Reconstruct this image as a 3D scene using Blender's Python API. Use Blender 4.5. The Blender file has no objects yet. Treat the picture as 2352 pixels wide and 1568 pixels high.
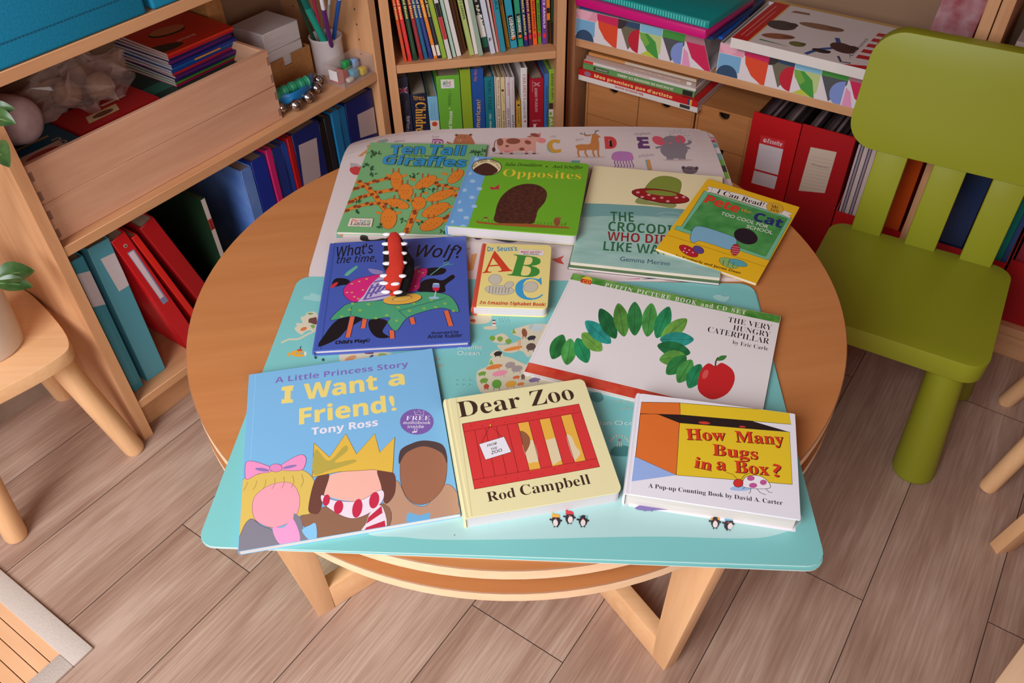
import bpy, bmesh, math, random
from mathutils import Vector, Matrix, Euler
from mathutils.geometry import tessellate_polygon
random.seed(7)
SC = bpy.context.scene
COL = SC.collection
# ------------------------------------------------------------------ camera
W, H = 2352.0, 1568.0
FPX = 1880.04
CAM = Vector((0, 0, 1.24116))
RT = Vector((0.99967298, -0.01746775, -0.01867664))
UP = Vector((0.02557223, 0.6828516, 0.73010941))
FW = Vector((0, 0.73034825, -0.68307498))
cd = bpy.data.cameras.new('camera'); co = bpy.data.objects.new('camera', cd); COL.objects.link(co)
cd.sensor_width = 36.0; cd.lens = FPX / W * 36.0; cd.clip_start = 0.02
co.matrix_world = Matrix(((RT.x, UP.x, -FW.x, CAM.x), (RT.y, UP.y, -FW.y, CAM.y), (RT.z, UP.z, -FW.z, CAM.z), (0, 0, 0, 1)))
cd.dof.use_dof = True; cd.dof.focus_distance = 1.02; cd.dof.aperture_fstop = 20.0
SC.camera = co
# ------------------------------------------------------------------ world, lights, exposure
wd = bpy.data.worlds.new('room_light'); SC.world = wd; wd.use_nodes = True
wd.node_tree.nodes['Background'].inputs[0].default_value = (1.0, 0.52, 0.46, 1)
wd.node_tree.nodes['Background'].inputs[1].default_value = 0.18
def area(name, loc, aim, sx, sy, power, col, spread=180):
    l = bpy.data.lights.new(name, 'AREA'); l.shape = 'RECTANGLE'; l.size = sx; l.size_y = sy; l.energy = power; l.color = col; l.spread = math.radians(spread)
    o = bpy.data.objects.new(name, l); COL.objects.link(o); o.location = loc
    o.rotation_euler = (Vector(aim) - Vector(loc)).to_track_quat('-Z', 'Y').to_euler()
    return o
area('window_daylight', (-1.10, -0.74, 1.62), (-0.34, 0.60, 0.2), 1.2, 1.5, 27.5, (0.94, 0.97, 1.0), 110)
area('second_window_daylight', (0.55, -1.25, 1.15), (-0.75, 1.25, 0.40), 0.7, 1.0, 2.6, (1.0, 0.95, 0.93), 70)  # weak fill lamp added to brighten the dim left shelf and stool
vs = SC.view_settings
SC.display_settings.display_device = 'sRGB'
vs.view_transform = 'Standard'; vs.look = 'None'; vs.gamma = 1.0; vs.use_curve_mapping = False; vs.exposure = 0.0
TZ = 0.475
# ------------------------------------------------------------------ pixel -> plane
def ray(q): return RT * ((q[0] - W / 2) / FPX) - UP * ((q[1] - H / 2) / FPX) + FW
def on_z(q, z):
    d = ray(q); return CAM + d * ((z - CAM.z) / d.z)
def on_plane(q, o, n):
    d = ray(q); return CAM + d * ((o - CAM).dot(n) / d.dot(n))
# ------------------------------------------------------------------ materials
def lin(c):
    r = []
    for v in c:
        v = v / 255.0
        r.append(v / 12.92 if v <= 0.04045 else ((v + 0.055) / 1.055) ** 2.4)
    return (r[0], r[1], r[2], 1)
MATS = {}
def P(*c, r=0.5, s=0.4, m=0.0, n='paint', coat=0.0):
    if len(c) == 1: c = c[0]
    k = (tuple(c), r, s, m, coat)
    if k in MATS: return MATS[k]
    mt = bpy.data.materials.new('%s_%02x%02x%02x' % (n, int(c[0]), int(c[1]), int(c[2]))); mt.use_nodes = True
    b = mt.node_tree.nodes['Principled BSDF']
    b.inputs['Base Color'].default_value = lin(c); b.inputs['Roughness'].default_value = r
    b.inputs['Specular IOR Level'].default_value = s; b.inputs['Metallic'].default_value = m
    b.inputs['Coat Weight'].default_value = coat
    mt.diffuse_color = lin(c)
    MATS[k] = mt; return mt
def mottled(c1, c2, scale=30, r=0.5, stretch=(1, 1, 1), bump=0.0, name='mottled', detail=4, s=0.35):
    k = (name, c1, c2, scale, stretch)
    if k in MATS: return MATS[k]
    mt = bpy.data.materials.new(name); mt.use_nodes = True; nt = mt.node_tree; b = nt.nodes['Principled BSDF']
    tc = nt.nodes.new('ShaderNodeTexCoord'); mp = nt.nodes.new('ShaderNodeMapping'); no = nt.nodes.new('ShaderNodeTexNoise'); rp = nt.nodes.new('ShaderNodeValToRGB')
    nt.links.new(tc.outputs['Object'], mp.inputs[0]); nt.links.new(mp.outputs[0], no.inputs[0]); nt.links.new(no.outputs[0], rp.inputs[0]); nt.links.new(rp.outputs[0], b.inputs['Base Color'])
    mp.inputs['Scale'].default_value = stretch; no.inputs['Scale'].default_value = scale; no.inputs['Detail'].default_value = detail
    rp.color_ramp.elements[0].color = lin(c1); rp.color_ramp.elements[1].color = lin(c2)
    rp.color_ramp.elements[0].position = 0.3; rp.color_ramp.elements[1].position = 0.7
    b.inputs['Roughness'].default_value = r; b.inputs['Specular IOR Level'].default_value = s
    if bump:
        bp = nt.nodes.new('ShaderNodeBump'); bp.inputs['Strength'].default_value = bump; bp.inputs['Distance'].default_value = 0.002
        nt.links.new(no.outputs[0], bp.inputs['Height']); nt.links.new(bp.outputs[0], b.inputs['Normal'])
    MATS[k] = mt; return mt
def wood(name, c1, c2, axis, scale=26, r=0.45, waves=True):
    k = ('w', name, axis)
    if k in MATS: return MATS[k]
    mt = bpy.data.materials.new(name + '_' + axis); mt.use_nodes = True; nt = mt.node_tree; b = nt.nodes['Principled BSDF']
    N = nt.nodes.new; L = nt.links.new
    tc = N('ShaderNodeTexCoord'); mp = N('ShaderNodeMapping'); n1 = N('ShaderNodeTexNoise'); n2 = N('ShaderNodeTexNoise'); mx = N('ShaderNodeMath'); rp = N('ShaderNodeValToRGB')
    st = {'x': (0.08, 1, 1), 'y': (1, 0.08, 1), 'z': (1, 1, 0.08)}[axis]
    mp.inputs['Scale'].default_value = st
    L(tc.outputs['Object'], mp.inputs[0]); L(mp.outputs[0], n1.inputs[0]); L(mp.outputs[0], n2.inputs[0])
    n1.inputs['Scale'].default_value = scale; n1.inputs['Detail'].default_value = 3; n1.inputs['Distortion'].default_value = 1.2
    n2.inputs['Scale'].default_value = scale * 7; n2.inputs['Detail'].default_value = 2
    mx.operation = 'MULTIPLY_ADD'; mx.inputs[1].default_value = 0.35; L(n2.outputs[0], mx.inputs[0]); L(n1.outputs[0], mx.inputs[2])
    L(mx.outputs[0], rp.inputs[0]); L(rp.outputs[0], b.inputs['Base Color'])
    rp.color_ramp.elements[0].color = lin(c1); rp.color_ramp.elements[1].color = lin(c2)
    rp.color_ramp.elements[0].position = 0.42; rp.color_ramp.elements[1].position = 0.9
    b.inputs['Roughness'].default_value = r; b.inputs['Specular IOR Level'].default_value = 0.35
    MATS[k] = mt; return mt
BIRCH1, BIRCH2 = (197, 140, 97), (213, 160, 116)
def birch(ax): return wood('birch_veneer', BIRCH1, BIRCH2, ax)
def beech(ax): return wood('beech_table', (188, 119, 68), (199, 131, 78), ax, 16, 0.36)
def pale(ax): return wood('pale_edge', (232, 190, 150), (244, 206, 168), ax, 30, 0.5)
def pine(ax): return wood('tray_pine', (200, 146, 116), (220, 170, 138), ax, 20, 0.55)
def chestw(ax): return wood('chest_veneer', (176, 112, 62), (200, 136, 82), ax, 18, 0.5)
def stoolw(ax): return wood('stool_wood', (226, 172, 122), (238, 190, 142), ax, 26, 0.4)
# ------------------------------------------------------------------ mesh builder
class MB:
    def __init__(s): s.v = []; s.f = []; s.m = []; s.mats = []
    def mi(s, m):
        if m not in s.mats: s.mats.append(m)
        return s.mats.index(m)
    def add(s, v, f, m, M=None):
        o = len(s.v); i = s.mi(m)
        s.v += [tuple(M @ Vector(p)) if M else tuple(p) for p in v]
        s.f += [tuple(o + k for k in q) for q in f]; s.m += [i] * len(f); return s
    def box(s, x0, x1, y0, y1, z0, z1, m, M=None):
        v = [(x0, y0, z0), (x1, y0, z0), (x1, y1, z0), (x0, y1, z0), (x0, y0, z1), (x1, y0, z1), (x1, y1, z1), (x0, y1, z1)]
        return s.add(v, [(3, 2, 1, 0), (4, 5, 6, 7), (0, 1, 5, 4), (1, 2, 6, 5), (2, 3, 7, 6), (3, 0, 4, 7)], m, M)
    def prism(s, pts, z0, z1, m, M=None, mtop=None, top=True, bot=True):
        n = len(pts)
        v = [(x, y, z0) for x, y in pts] + [(x, y, z1) for x, y in pts]
        s.add(v, [(i, (i + 1) % n, n + (i + 1) % n, n + i) for i in range(n)], m, M)
        tri = tess(pts)
        if top: s.add([(x, y, z1) for x, y in pts], tri, mtop or m, M)
        if bot: s.add([(x, y, z0) for x, y in pts], [t[::-1] for t in tri], m, M)
        return s
    def lathe(s, prof, m, n=28, M=None, cap=True):
        v = []; f = []
        for r, z in prof:
            for i in range(n):
                a = 2 * math.pi * i / n; v.append((r * math.cos(a), r * math.sin(a), z))
        for k in range(len(prof) - 1):
            for i in range(n):
                j = (i + 1) % n; f.append((k * n + i, k * n + j, (k + 1) * n + j, (k + 1) * n + i))
        if cap:
            f.append(tuple(range(n))[::-1]); f.append(tuple((len(prof) - 1) * n + i for i in range(n)))
        return s.add(v, f, m, M)
    def tube(s, pts, rad, m, n=10, M=None, flat=1.0):
        pts = [Vector(p) for p in pts]; R = rad if isinstance(rad, (list, tuple)) else [rad] * len(pts)
        v = []; f = []
        for i, p in enumerate(pts):
            t = (pts[min(i + 1, len(pts) - 1)] - pts[max(i - 1, 0)]).normalized()
            a = t.cross(Vector((0, 0, 1)));
            if a.length < 1e-3: a = t.cross(Vector((1, 0, 0)))
            a.normalize(); b = a.cross(t).normalized()
            for k in range(n):
                g = 2 * math.pi * k / n; v.append(tuple(p + a * (R[i] * math.cos(g)) + b * (R[i] * flat * math.sin(g))))
        for i in range(len(pts) - 1):
            for k in range(n):
                j = (k + 1) % n; f.append((i * n + k, i * n + j, (i + 1) * n + j, (i + 1) * n + k))
        f.append(tuple(range(n))[::-1]); f.append(tuple((len(pts) - 1) * n + k for k in range(n)))
        return s.add(v, f, m, M)
    def ball(s, c, r, m, n=14, sc=(1, 1, 1), M=None):
        v = []; f = []
        for i in range(n // 2 + 1):
            th = math.pi * i / (n // 2)
            for k in range(n):
                g = 2 * math.pi * k / n
                v.append((c[0] + r * sc[0] * math.sin(th) * math.cos(g), c[1] + r * sc[1] * math.sin(th) * math.sin(g), c[2] + r * sc[2] * math.cos(th)))
        for i in range(n // 2):
            for k in range(n):
                j = (k + 1) % n; f.append((i * n + k, (i + 1) * n + k, (i + 1) * n + j, i * n + j))
        return s.add(v, f, m, M)
    def build(s, name, parent=None, bevel=0.0, smooth=None, seg=2, **props):
        me = bpy.data.meshes.new(name); me.from_pydata(s.v, [], s.f)
        for m in s.mats: me.materials.append(m)
        me.polygons.foreach_set('material_index', s.m)
        bm = bmesh.new(); bm.from_mesh(me)
        bmesh.ops.remove_doubles(bm, verts=bm.verts, dist=1e-6)
        if bevel:
            ed = [e for e in bm.edges if len(e.link_faces) == 2 and e.calc_face_angle(0) > 0.6]
            bmesh.ops.bevel(bm, geom=ed, offset=bevel, segments=seg, profile=0.5, affect='EDGES', clamp_overlap=True)
        bm.to_mesh(me); bm.free()
        if smooth or bevel:
            me.polygons.foreach_set('use_smooth', [True] * len(me.polygons))
            me.set_sharp_from_angle(angle=math.radians(smooth or 40))
        me.update()
        o = bpy.data.objects.new(name, me); COL.objects.link(o)
        if parent: o.parent = parent
        for k, v in props.items(): o[k] = v
        return o
def tess(pts):
    t = tessellate_polygon([[Vector((p[0], p[1], 0)) for p in pts]])
    out = []
    for a, b, c in t:
        A, B, Cc = pts[a], pts[b], pts[c]
        cr = (B[0] - A[0]) * (Cc[1] - A[1]) - (B[1] - A[1]) * (Cc[0] - A[0])
        out.append((a, b, c) if cr > 0 else (a, c, b))
    return out
def rrect(x0, x1, y0, y1, r, n=6, corners=(1, 1, 1, 1)):
    """corners: BL BR TR TL"""
    out = []
    for k, (cx, cy, a0) in enumerate(((x0 + r, y0 + r, 180), (x1 - r, y0 + r, 270), (x1 - r, y1 - r, 0), (x0 + r, y1 - r, 90))):
        if corners[k]:
            for i in range(n + 1):
                a = math.radians(a0 + 90 * i / n); out.append((cx + r * math.cos(a), cy + r * math.sin(a)))
        else: out.append((((x0, x1, x1, x0)[k]), ((y0, y0, y1, y1)[k])))
    return out
def spl(pts, n=6, closed=True):
    out = []; N = len(pts)
    for i in range(N if closed else N - 1):
        g = (lambda k: pts[k % N]) if closed else (lambda k: pts[max(0, min(N - 1, k))])
        p0, p1, p2, p3 = g(i - 1), g(i), g(i + 1), g(i + 2)
        for k in range(n):
            t = k / n
            out.append(tuple(0.5 * (2 * p1[d] + (p2[d] - p0[d]) * t + (2 * p0[d] - 5 * p1[d] + 4 * p2[d] - p3[d]) * t * t + (3 * p1[d] - p0[d] - 3 * p2[d] + p3[d]) * t ** 3) for d in range(len(p1))))
    if not closed: out.append(tuple(pts[-1]))
    return out
def thing(name, label, cat, loc=(0, 0, 0), rot=0.0, group=None):
    o = bpy.data.objects.new(name, None); COL.objects.link(o); o.empty_display_size = 0.03
    o.location = loc; o.rotation_euler = rot if isinstance(rot, (tuple, list)) else (0, 0, rot)
    o['label'] = label; o['category'] = cat
    if group: o['group'] = group
    return o
def tag(o, label, cat, group=None):
    o['label'] = label; o['category'] = cat
    if group: o['group'] = group
    return o
def mat_of(o): return Matrix.LocRotScale(o.location, o.rotation_euler, o.scale)
# ------------------------------------------------------------------ lettering and flat print
FONT = {'b': (0x1D400, 0x1D41A), 'i': (0x1D434, 0x1D44E), 'bi': (0x1D468, 0x1D482), 'ss': (0x1D5A0, 0x1D5BA), 'sb': (0x1D5D4, 0x1D5EE), 'si': (0x1D608, 0x1D622), 'sbi': (0x1D63C, 0x1D656), 'm': (0x1D670, 0x1D68A), 'sc': (0x1D4D0, 0x1D4EA)}
GC = {}
PEN = bpy.data.objects.new('lettering', bpy.data.curves.new('lettering', 'FONT'))   # never linked into the scene
def glyphs(s, font, off, res=3, sp=1.0):
    k = (s, font, off, res, sp)
    if k in GC: return GC[k]
    if font in FONT:
        u, l = FONT[font]
        s = ''.join(chr(u + ord(c) - 65) if 'A' <= c <= 'Z' else (chr(l + ord(c) - 97) if 'a' <= c <= 'z' else c) for c in s)
        s = s.replace(chr(0x1D455), 'h')
    o = PEN; c = o.data; c.body = s; c.size = 1; c.resolution_u = res; c.offset = off; c.space_character = sp; c.fill_mode = 'FRONT'
    me = o.to_mesh()
    v = [(p.co.x, p.co.y) for p in me.vertices]; f = [tuple(q.vertices) for q in me.polygons]
    o.to_mesh_clear()
    xs = [p[0] for p in v] or [0, 1]
    GC[k] = (v, f, min(xs), max(xs)); return GC[k]
def capheight(font):
    v = glyphs('H', font, 0)[0]; return max(p[1] for p in v)
class Art:
    """flat print on the plane through o (local to a thing) spanned by ax, ay; pixels of the photo are unprojected onto it"""
    STEP = 4e-6
    def __init__(self, mb, T, o, ax=(1, 0, 0), ay=(0, 1, 0), lift=3e-5, **mk):
        self.mb = mb; self.M = T.copy(); self.Mi = T.inverted(); self.o = Vector(o); self.ax = Vector(ax); self.ay = Vector(ay); self.n = self.ax.cross(self.ay)
        self.z = lift; self.c = None; self.mk = mk; self.clip = None
        self.wo = T @ self.o; self.wn = (T.to_3x3() @ self.n).normalized()
    def loc(s, q):
        if s.c is None: return (q[0], q[1])
        p = (s.c[0] + q[0] / s.c[2], s.c[1] + q[1] / s.c[2])
        X = s.Mi @ on_plane(p, s.wo, s.wn) - s.o
        return (X.dot(s.ax), X.dot(s.ay))
    def mat(s, col): return P(*col, **s.mk) if isinstance(col, (tuple, list)) else col
    def emit(s, v, f, col):
        if s.clip:
            x0, x1, y0, y1 = s.clip
            nv = []; nf = []
            for q in f:
                poly = [v[i] for i in q]
                for ax_, lim, sg in ((0, x0, 1), (0, x1, -1), (1, y0, 1), (1, y1, -1)):
                    out = []
                    for i in range(len(poly)):
                        a, b = poly[i], poly[(i + 1) % len(poly)]
                        da, db = sg * (a[ax_] - lim), sg * (b[ax_] - lim)
                        if da >= 0: out.append(a)
                        if (da >= 0) != (db >= 0):
                            t = da / (da - db); out.append((a[0] + (b[0] - a[0]) * t, a[1] + (b[1] - a[1]) * t))
                    poly = out
                    if len(poly) < 3: break
                if len(poly) >= 3:
                    nf.append(tuple(range(len(nv), len(nv) + len(poly)))); nv += poly
            v, f = nv, nf
            if not f: return
        s.z += s.STEP
        s.mb.add([s.o + s.ax * x + s.ay * y + s.n * s.z for x, y in v], f, s.mat(col))
    def poly(s, pts, col):
        q = [s.loc(p) for p in pts]; s.emit(q, tess(q), col)
    def blob(s, pts, col, edge=None, w=1.0, n=5):
        p = spl(pts, n); s.poly(p, col)
        if edge: s.line(p + p[:1], w, edge)
    def rect(s, x0, y0, x1, y1, col): s.poly([(x0, y0), (x1, y0), (x1, y1), (x0, y1)], col)
    def ell(s, cx, cy, rx, ry, col, rot=0, n=24, edge=None, w=1.0):
        a = math.radians(rot); c, d = math.cos(a), math.sin(a)
        p = [(cx + rx * math.cos(t) * c - ry * math.sin(t) * d, cy + rx * math.cos(t) * d + ry * math.sin(t) * c) for t in [2 * math.pi * i / n for i in range(n)]]
        s.poly(p, col)
        if edge: s.line(p + p[:1], w, edge)
    def line(s, pts, wmm, col, smooth=False, taper=False):
        if smooth: pts = spl(pts, 6, False)
        q = [Vector(s.loc(p)) for p in pts]; h = wmm * 0.0005; L = []; R = []; N = len(q)
        for i, p in enumerate(q):
            t = q[min(i + 1, N - 1)] - q[max(i - 1, 0)]
            if t.length < 1e-9: t = Vector((1, 0))
            t.normalize(); n = Vector((-t.y, t.x)); hh = h * (1 - 0.85 * i / max(1, N - 1)) if taper else h
            L.append(tuple(p + n * hh)); R.append(tuple(p - n * hh))
        s.emit(L + R, [(i + N, i + 1 + N, i + 1, i) for i in range(N - 1)], col)
    def text(s, t, p0, p1, h, col, font='s', off=0.0, sp=1.0, res=3, slant=0.0):
        v, f, x0, x1 = glyphs(t, font, off, res, sp)
        if not f: return
        a = Vector(s.loc(p0)); b = Vector(s.loc(p1)); d = b - a; L = d.length; d.normalize(); n = Vector((-d.y, d.x))
        if s.c is None: hh = h
        else:
            m = ((p0[0] + p1[0]) / 2, (p0[1] + p1[1]) / 2)
            hh = (Vector(s.loc((m[0], m[1] - h))) - Vector(s.loc(m))).dot(n)
        sx = L / (x1 - x0); sy = hh / capheight(font)
        s.emit([tuple(a + d * ((x - x0) * sx + slant * y * sy) + n * (y * sy)) for x, y in v], f, col)
    def lines(s, rows, col, font='s', off=0.0, **k):
        for t, p0, p1, h in rows: s.text(t, p0, p1, h, col, font, off, **k)
c1 = (700, 270, 4.1259); c2 = (1200, 270, 3.5636); c3 = (640, 520, 3.5636); c4 = (1180, 600, 3.5636); c5 = (460, 780, 3.0156); c6 = (980, 840, 3.92); c7 = (1400, 860, 3.4089)
c8 = (600, 1168, 3.92); d1 = (1200, 1168, 3.92)
s1 = (0, 0, 3.5641); s2 = (480, 0, 3.5641); s3 = (860, 0, 4.3556); s4 = (1280, 0, 3.5641); s5 = (1712, 0, 3.5641); s6 = (0, 400, 3.5641); e1 = (1880, 250, 4.021)
FULL = (0, 0, 1)
def S(c, q): return (c[0] + q[0] / c[2], c[1] + q[1] / c[2])
# ================================================================== setting
class Unit:
    def __init__(s, o, deg):
        s.o = Vector((o[0], o[1], 0)); s.a = math.radians(deg); s.u = Vector((math.cos(s.a), math.sin(s.a), 0)); s.n = Vector((math.sin(s.a), -math.cos(s.a), 0))
    def w(s, u, d, z): return s.o + s.u * u - s.n * d + Vector((0, 0, z))
    def hit(s, q, d=0.0):
        o = s.o - s.n * d; X = on_plane(q, o, s.n); return (X - o).dot(s.u), X.z
    def hz(s, q, z):
        X = on_z(q, z) - s.o; return X.dot(s.u), -X.dot(s.n)
LU = Unit(on_z((146, 571), 0.459), 54.2)
MU = Unit(on_z((909, 152), 0.463), 9.2)
RU = Unit(on_z((1320.7, 88), 0.465), -35.3)
def floor():
    ang = math.radians(54.5); mb = MB()
    mt = bpy.data.materials.new('oak_plank'); mt.use_nodes = True; nt = mt.node_tree; N = nt.nodes.new; L = nt.links.new; b = nt.nodes['Principled BSDF']
    at = N('ShaderNodeAttribute'); at.attribute_name = 'rnd'; tc = N('ShaderNodeTexCoord')
    cb = N('ShaderNodeVectorMath'); cb.operation = 'MULTIPLY_ADD'; cb.inputs[1].default_value = (7.3, 3.1, 5.7)
    L(at.outputs['Color'], cb.inputs[0]); L(tc.outputs['Object'], cb.inputs[2])
    m1 = N('ShaderNodeMapping'); m1.inputs['Scale'].default_value = (0.10, 1, 1); L(cb.outputs[0], m1.inputs[0])
    n1 = N('ShaderNodeTexNoise'); n1.inputs['Scale'].default_value = 15; n1.inputs['Detail'].default_value = 5; n1.inputs['Distortion'].default_value = 1.4; L(m1.outputs[0], n1.inputs[0])
    n2 = N('ShaderNodeTexNoise'); n2.inputs['Scale'].default_value = 240; n2.inputs['Detail'].default_value = 3; m2 = N('ShaderNodeMapping'); m2.inputs['Scale'].default_value = (0.045, 1, 1); L(cb.outputs[0], m2.inputs[0]); L(m2.outputs[0], n2.inputs[0])
    n3 = N('ShaderNodeTexNoise'); n3.inputs['Scale'].default_value = 5; L(cb.outputs[0], n3.inputs[0])
    a1 = N('ShaderNodeMath'); a1.operation = 'MULTIPLY_ADD'; a1.inputs[1].default_value = 0.42; L(n2.outputs[0], a1.inputs[0]); w1 = N('ShaderNodeMath'); w1.operation = 'MULTIPLY'; w1.inputs[1].default_value = 0.6; L(n1.outputs[0], w1.inputs[0]); L(w1.outputs[0], a1.inputs[2])
    a2 = N('ShaderNodeMath'); a2.operation = 'MULTIPLY_ADD'; a2.inputs[1].default_value = 0.3; L(n3.outputs[0], a2.inputs[0]); L(a1.outputs[0], a2.inputs[2])
    rp = N('ShaderNodeValToRGB'); L(a2.outputs[0], rp.inputs[0])
    e = rp.color_ramp.elements; e[0].position = 0.48; e[0].color = lin((149, 116, 99)); e[1].position = 0.84; e[1].color = lin((196, 169, 152))
    x = e.new(0.66); x.color = lin((173, 142, 124))
    L(rp.outputs[0], b.inputs['Base Color']); b.inputs['Roughness'].default_value = 0.42; b.inputs['Specular IOR Level'].default_value = 0.4
    vo = N('ShaderNodeTexVoronoi'); vo.inputs['Scale'].default_value = 1
    bp = N('ShaderNodeBump'); bp.inputs['Strength'].default_value = 0.12; bp.inputs['Distance'].default_value = 0.001; L(a1.outputs[0], bp.inputs['Height']); L(bp.outputs[0], b.inputs['Normal'])
    nt.nodes.remove(vo)
    dark = P(70, 52, 44, r=0.8, n='seam'); mb.box(-4, 6, -4, 4, -0.02, -0.0012, dark)
    g = 0.0007; pitch = 0.1765; v0 = -0.241; cols = []
    nf0 = len(mb.f)
    fixed = {6: 0.354, 3: 0.519, 1: 0.884}
    for k in range(-16, 18):
        a = v0 + pitch * k; j = fixed.get(k, random.uniform(-0.6, 0.6)); u = j - 1.29 * 4
        while u < 5:
            mb.add([(u + g, a + g, 0), (u + 1.29 - g, a + g, 0), (u + 1.29 - g, a + pitch - g, 0), (u + g, a + pitch - g, 0)], [(0, 1, 2, 3)], mt); u += 1.29
    o = mb.build('floor', kind='structure'); o.rotation_euler = (0, 0, ang)
    me = o.data; ca = me.color_attributes.new('rnd', 'FLOAT_COLOR', 'CORNER')
    for p in me.polygons:
        c = (random.random(), random.random(), random.random(), 1)
        for li in p.loop_indices: ca.data[li].color = c
floor()
wallm = mottled((150, 128, 112), (158, 136, 120), 60, 0.85, bump=0.1, name='painted_wall', s=0.2)
def wall(name, U, u0, u1, d):
    mb = MB(); mb.box(u0, u1, d, d + 0.1, 0, 2.5, wallm); o = mb.build(name, kind='structure'); o.location = U.o; o.rotation_euler = (0, 0, U.a)
# the walls meet in the corner behind the narrow bookcase
wd_ = 0.284
Xl = LU.w(0, wd_, 0); Xr = RU.w(0, wd_ + 0.02, 0)
den = LU.u.x * RU.u.y - LU.u.y * RU.u.x; dv = Xr - Xl; tl_ = (dv.x * RU.u.y - dv.y * RU.u.x) / den; tr_ = (dv.x * LU.u.y - dv.y * LU.u.x) / den
wall('wall_left', LU, -1.6, tl_, wd_)
wall('wall_right', RU, tr_, 2.2, wd_ + 0.02)
# ================================================================== bookcases
def bookcase(label, U, w, shelves, h=1.06, dep=0.278, t=0.02):
    T = thing('bookcase', label, 'bookcase', U.o, U.a, 'birch bookcases around the corner')
    for x in (-t, w):
        mb = MB(); mb.box(x, x + t, 0, dep, 0, h, birch('z'))
        xi = x + t if x < 0 else x
        for k in range(26):
            for y in (0.04, 0.23):
                M = Matrix.Translation((xi, y, 0.14 + 0.032 * k)) @ Matrix.Rotation(math.pi / 2, 4, 'Y')
                mb.lathe([(0.0026, -0.0004), (0.0026, 0.0004)], P(60, 36, 24, r=0.9), 8, M)
        mb.build('side_panel', T, 0.0008, seg=1)
    for z in shelves:
        mb = MB(); mb.box(0.0006, w - 0.0006, 0.002, dep - 0.012, z - 0.0185, z, birch('x')); mb.build('shelf', T, 0.0008, seg=1)
    mb = MB(); mb.box(0, w, 0.03, 0.042, 0, shelves[0] - 0.0185, birch('x')); mb.build('plinth', T)
    mb = MB(); mb.box(0, w, dep - 0.008, dep, 0.01, h, P(150, 116, 90, r=0.7)); mb.build('back_panel', T)
    mb = MB(); mb.box(-t, w + t, 0, dep, h, h + 0.02, birch('x')); mb.build('top_panel', T)
    return T
bookcase('wide birch bookcase on the left holding wooden trays and ring binders', LU, 0.76, (0.092, 0.459, 0.746))
bookcase('narrow birch bookcase in the corner filled with two rows of children\'s books', MU, 0.36, (0.092, 0.463, 0.75))
bookcase('wide birch bookcase on the right holding patterned boxes and red magazine files', RU, 0.797, (0.092, 0.465, 0.78))
RU2 = Unit(RU.w(0.839, 0, 0), -35.3)
bookcase('birch bookcase partly seen behind the green chair back at the far right', RU2, 0.76, (0.092, 0.465, 0.78))
# ================================================================== table
TC = Vector((0.006, 0.932, 0))
def table():
    T = thing('round_table', 'low round beech table with a second disc below the top', 'table', TC)
    def disc(name, r, z0, z1, rim):
        mb = MB(); n = 128; ch = 0.0012
        top = [(r * math.cos(2 * math.pi * i / n), r * math.sin(2 * math.pi * i / n)) for i in range(n)]
        pr = [(r - ch, z0), (r, z0 + ch), (r, z1 - ch)]
        mb.lathe(pr, pale('x'), n, cap=False)
        v = [(x, y, z1 - ch) for x, y in top] + [(x * (r - ch) / r, y * (r - ch) / r, z1) for x, y in top]
        mb.add(v, [(i, (i + 1) % n, n + (i + 1) % n, n + i) for i in range(n)], P(150, 104, 72, r=0.5, n='ply_line'))
        mb.add([(x * (r - ch) / r, y * (r - ch) / r, z1) for x, y in top], [tuple(range(n))], beech('x'))
        mb.add([(x * (r - ch) / r, y * (r - ch) / r, z0) for x, y in top], [tuple(range(n))[::-1]], beech('x'))
        return mb.build(name, T, smooth=30)
    disc('tabletop', 0.467, TZ - 0.018, TZ, 1).rotation_euler = (0, 0, 0.15)
    disc('under_disc', 0.467, 0.412, 0.4285, 1)
    for a in (215.7, 302.7, 35.7, 122.7):
        M = Matrix.Rotation(math.radians(a), 4, 'Z'); mb = MB()
        pts = [(0.388, 0), (0.419, 0), (0.466, 0.412), (0.398, 0.412)]
        v = [(x, -0.0125, z) for x, z in pts] + [(x, 0.0125, z) for x, z in pts]
        mb.add(v, [(0, 1, 2, 3), (7, 6, 5, 4), (1, 0, 4, 5), (2, 1, 5, 6), (3, 2, 6, 7), (0, 3, 7, 4)], stoolw('z'), M)
        mb.build('leg', T, 0.0012)
    for k, (a, dz) in enumerate(((35.7, 0.0), (122.7, 0.0))):
        M = Matrix.Rotation(math.radians(a), 4, 'Z')
        for sg in (1, -1):
            x0 = 0.0125 if k else 0.0
            mb = MB(); mb.box(min(sg * x0, sg * 0.392), max(sg * x0, sg * 0.392), -0.0125, 0.0125, 0.001, 0.061, stoolw('x'), M); mb.build('stretcher', T, 0.001)
    for k in range(4):
        a = math.radians(35.7 + 90 * k)
        mb = MB(); mb.lathe([(0.018, 0.4285), (0.018, TZ - 0.018)], stoolw('z'), 16, Matrix.Translation((0.36 * math.cos(a), 0.36 * math.sin(a), 0))); mb.build('spacer', T)
table()
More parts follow.
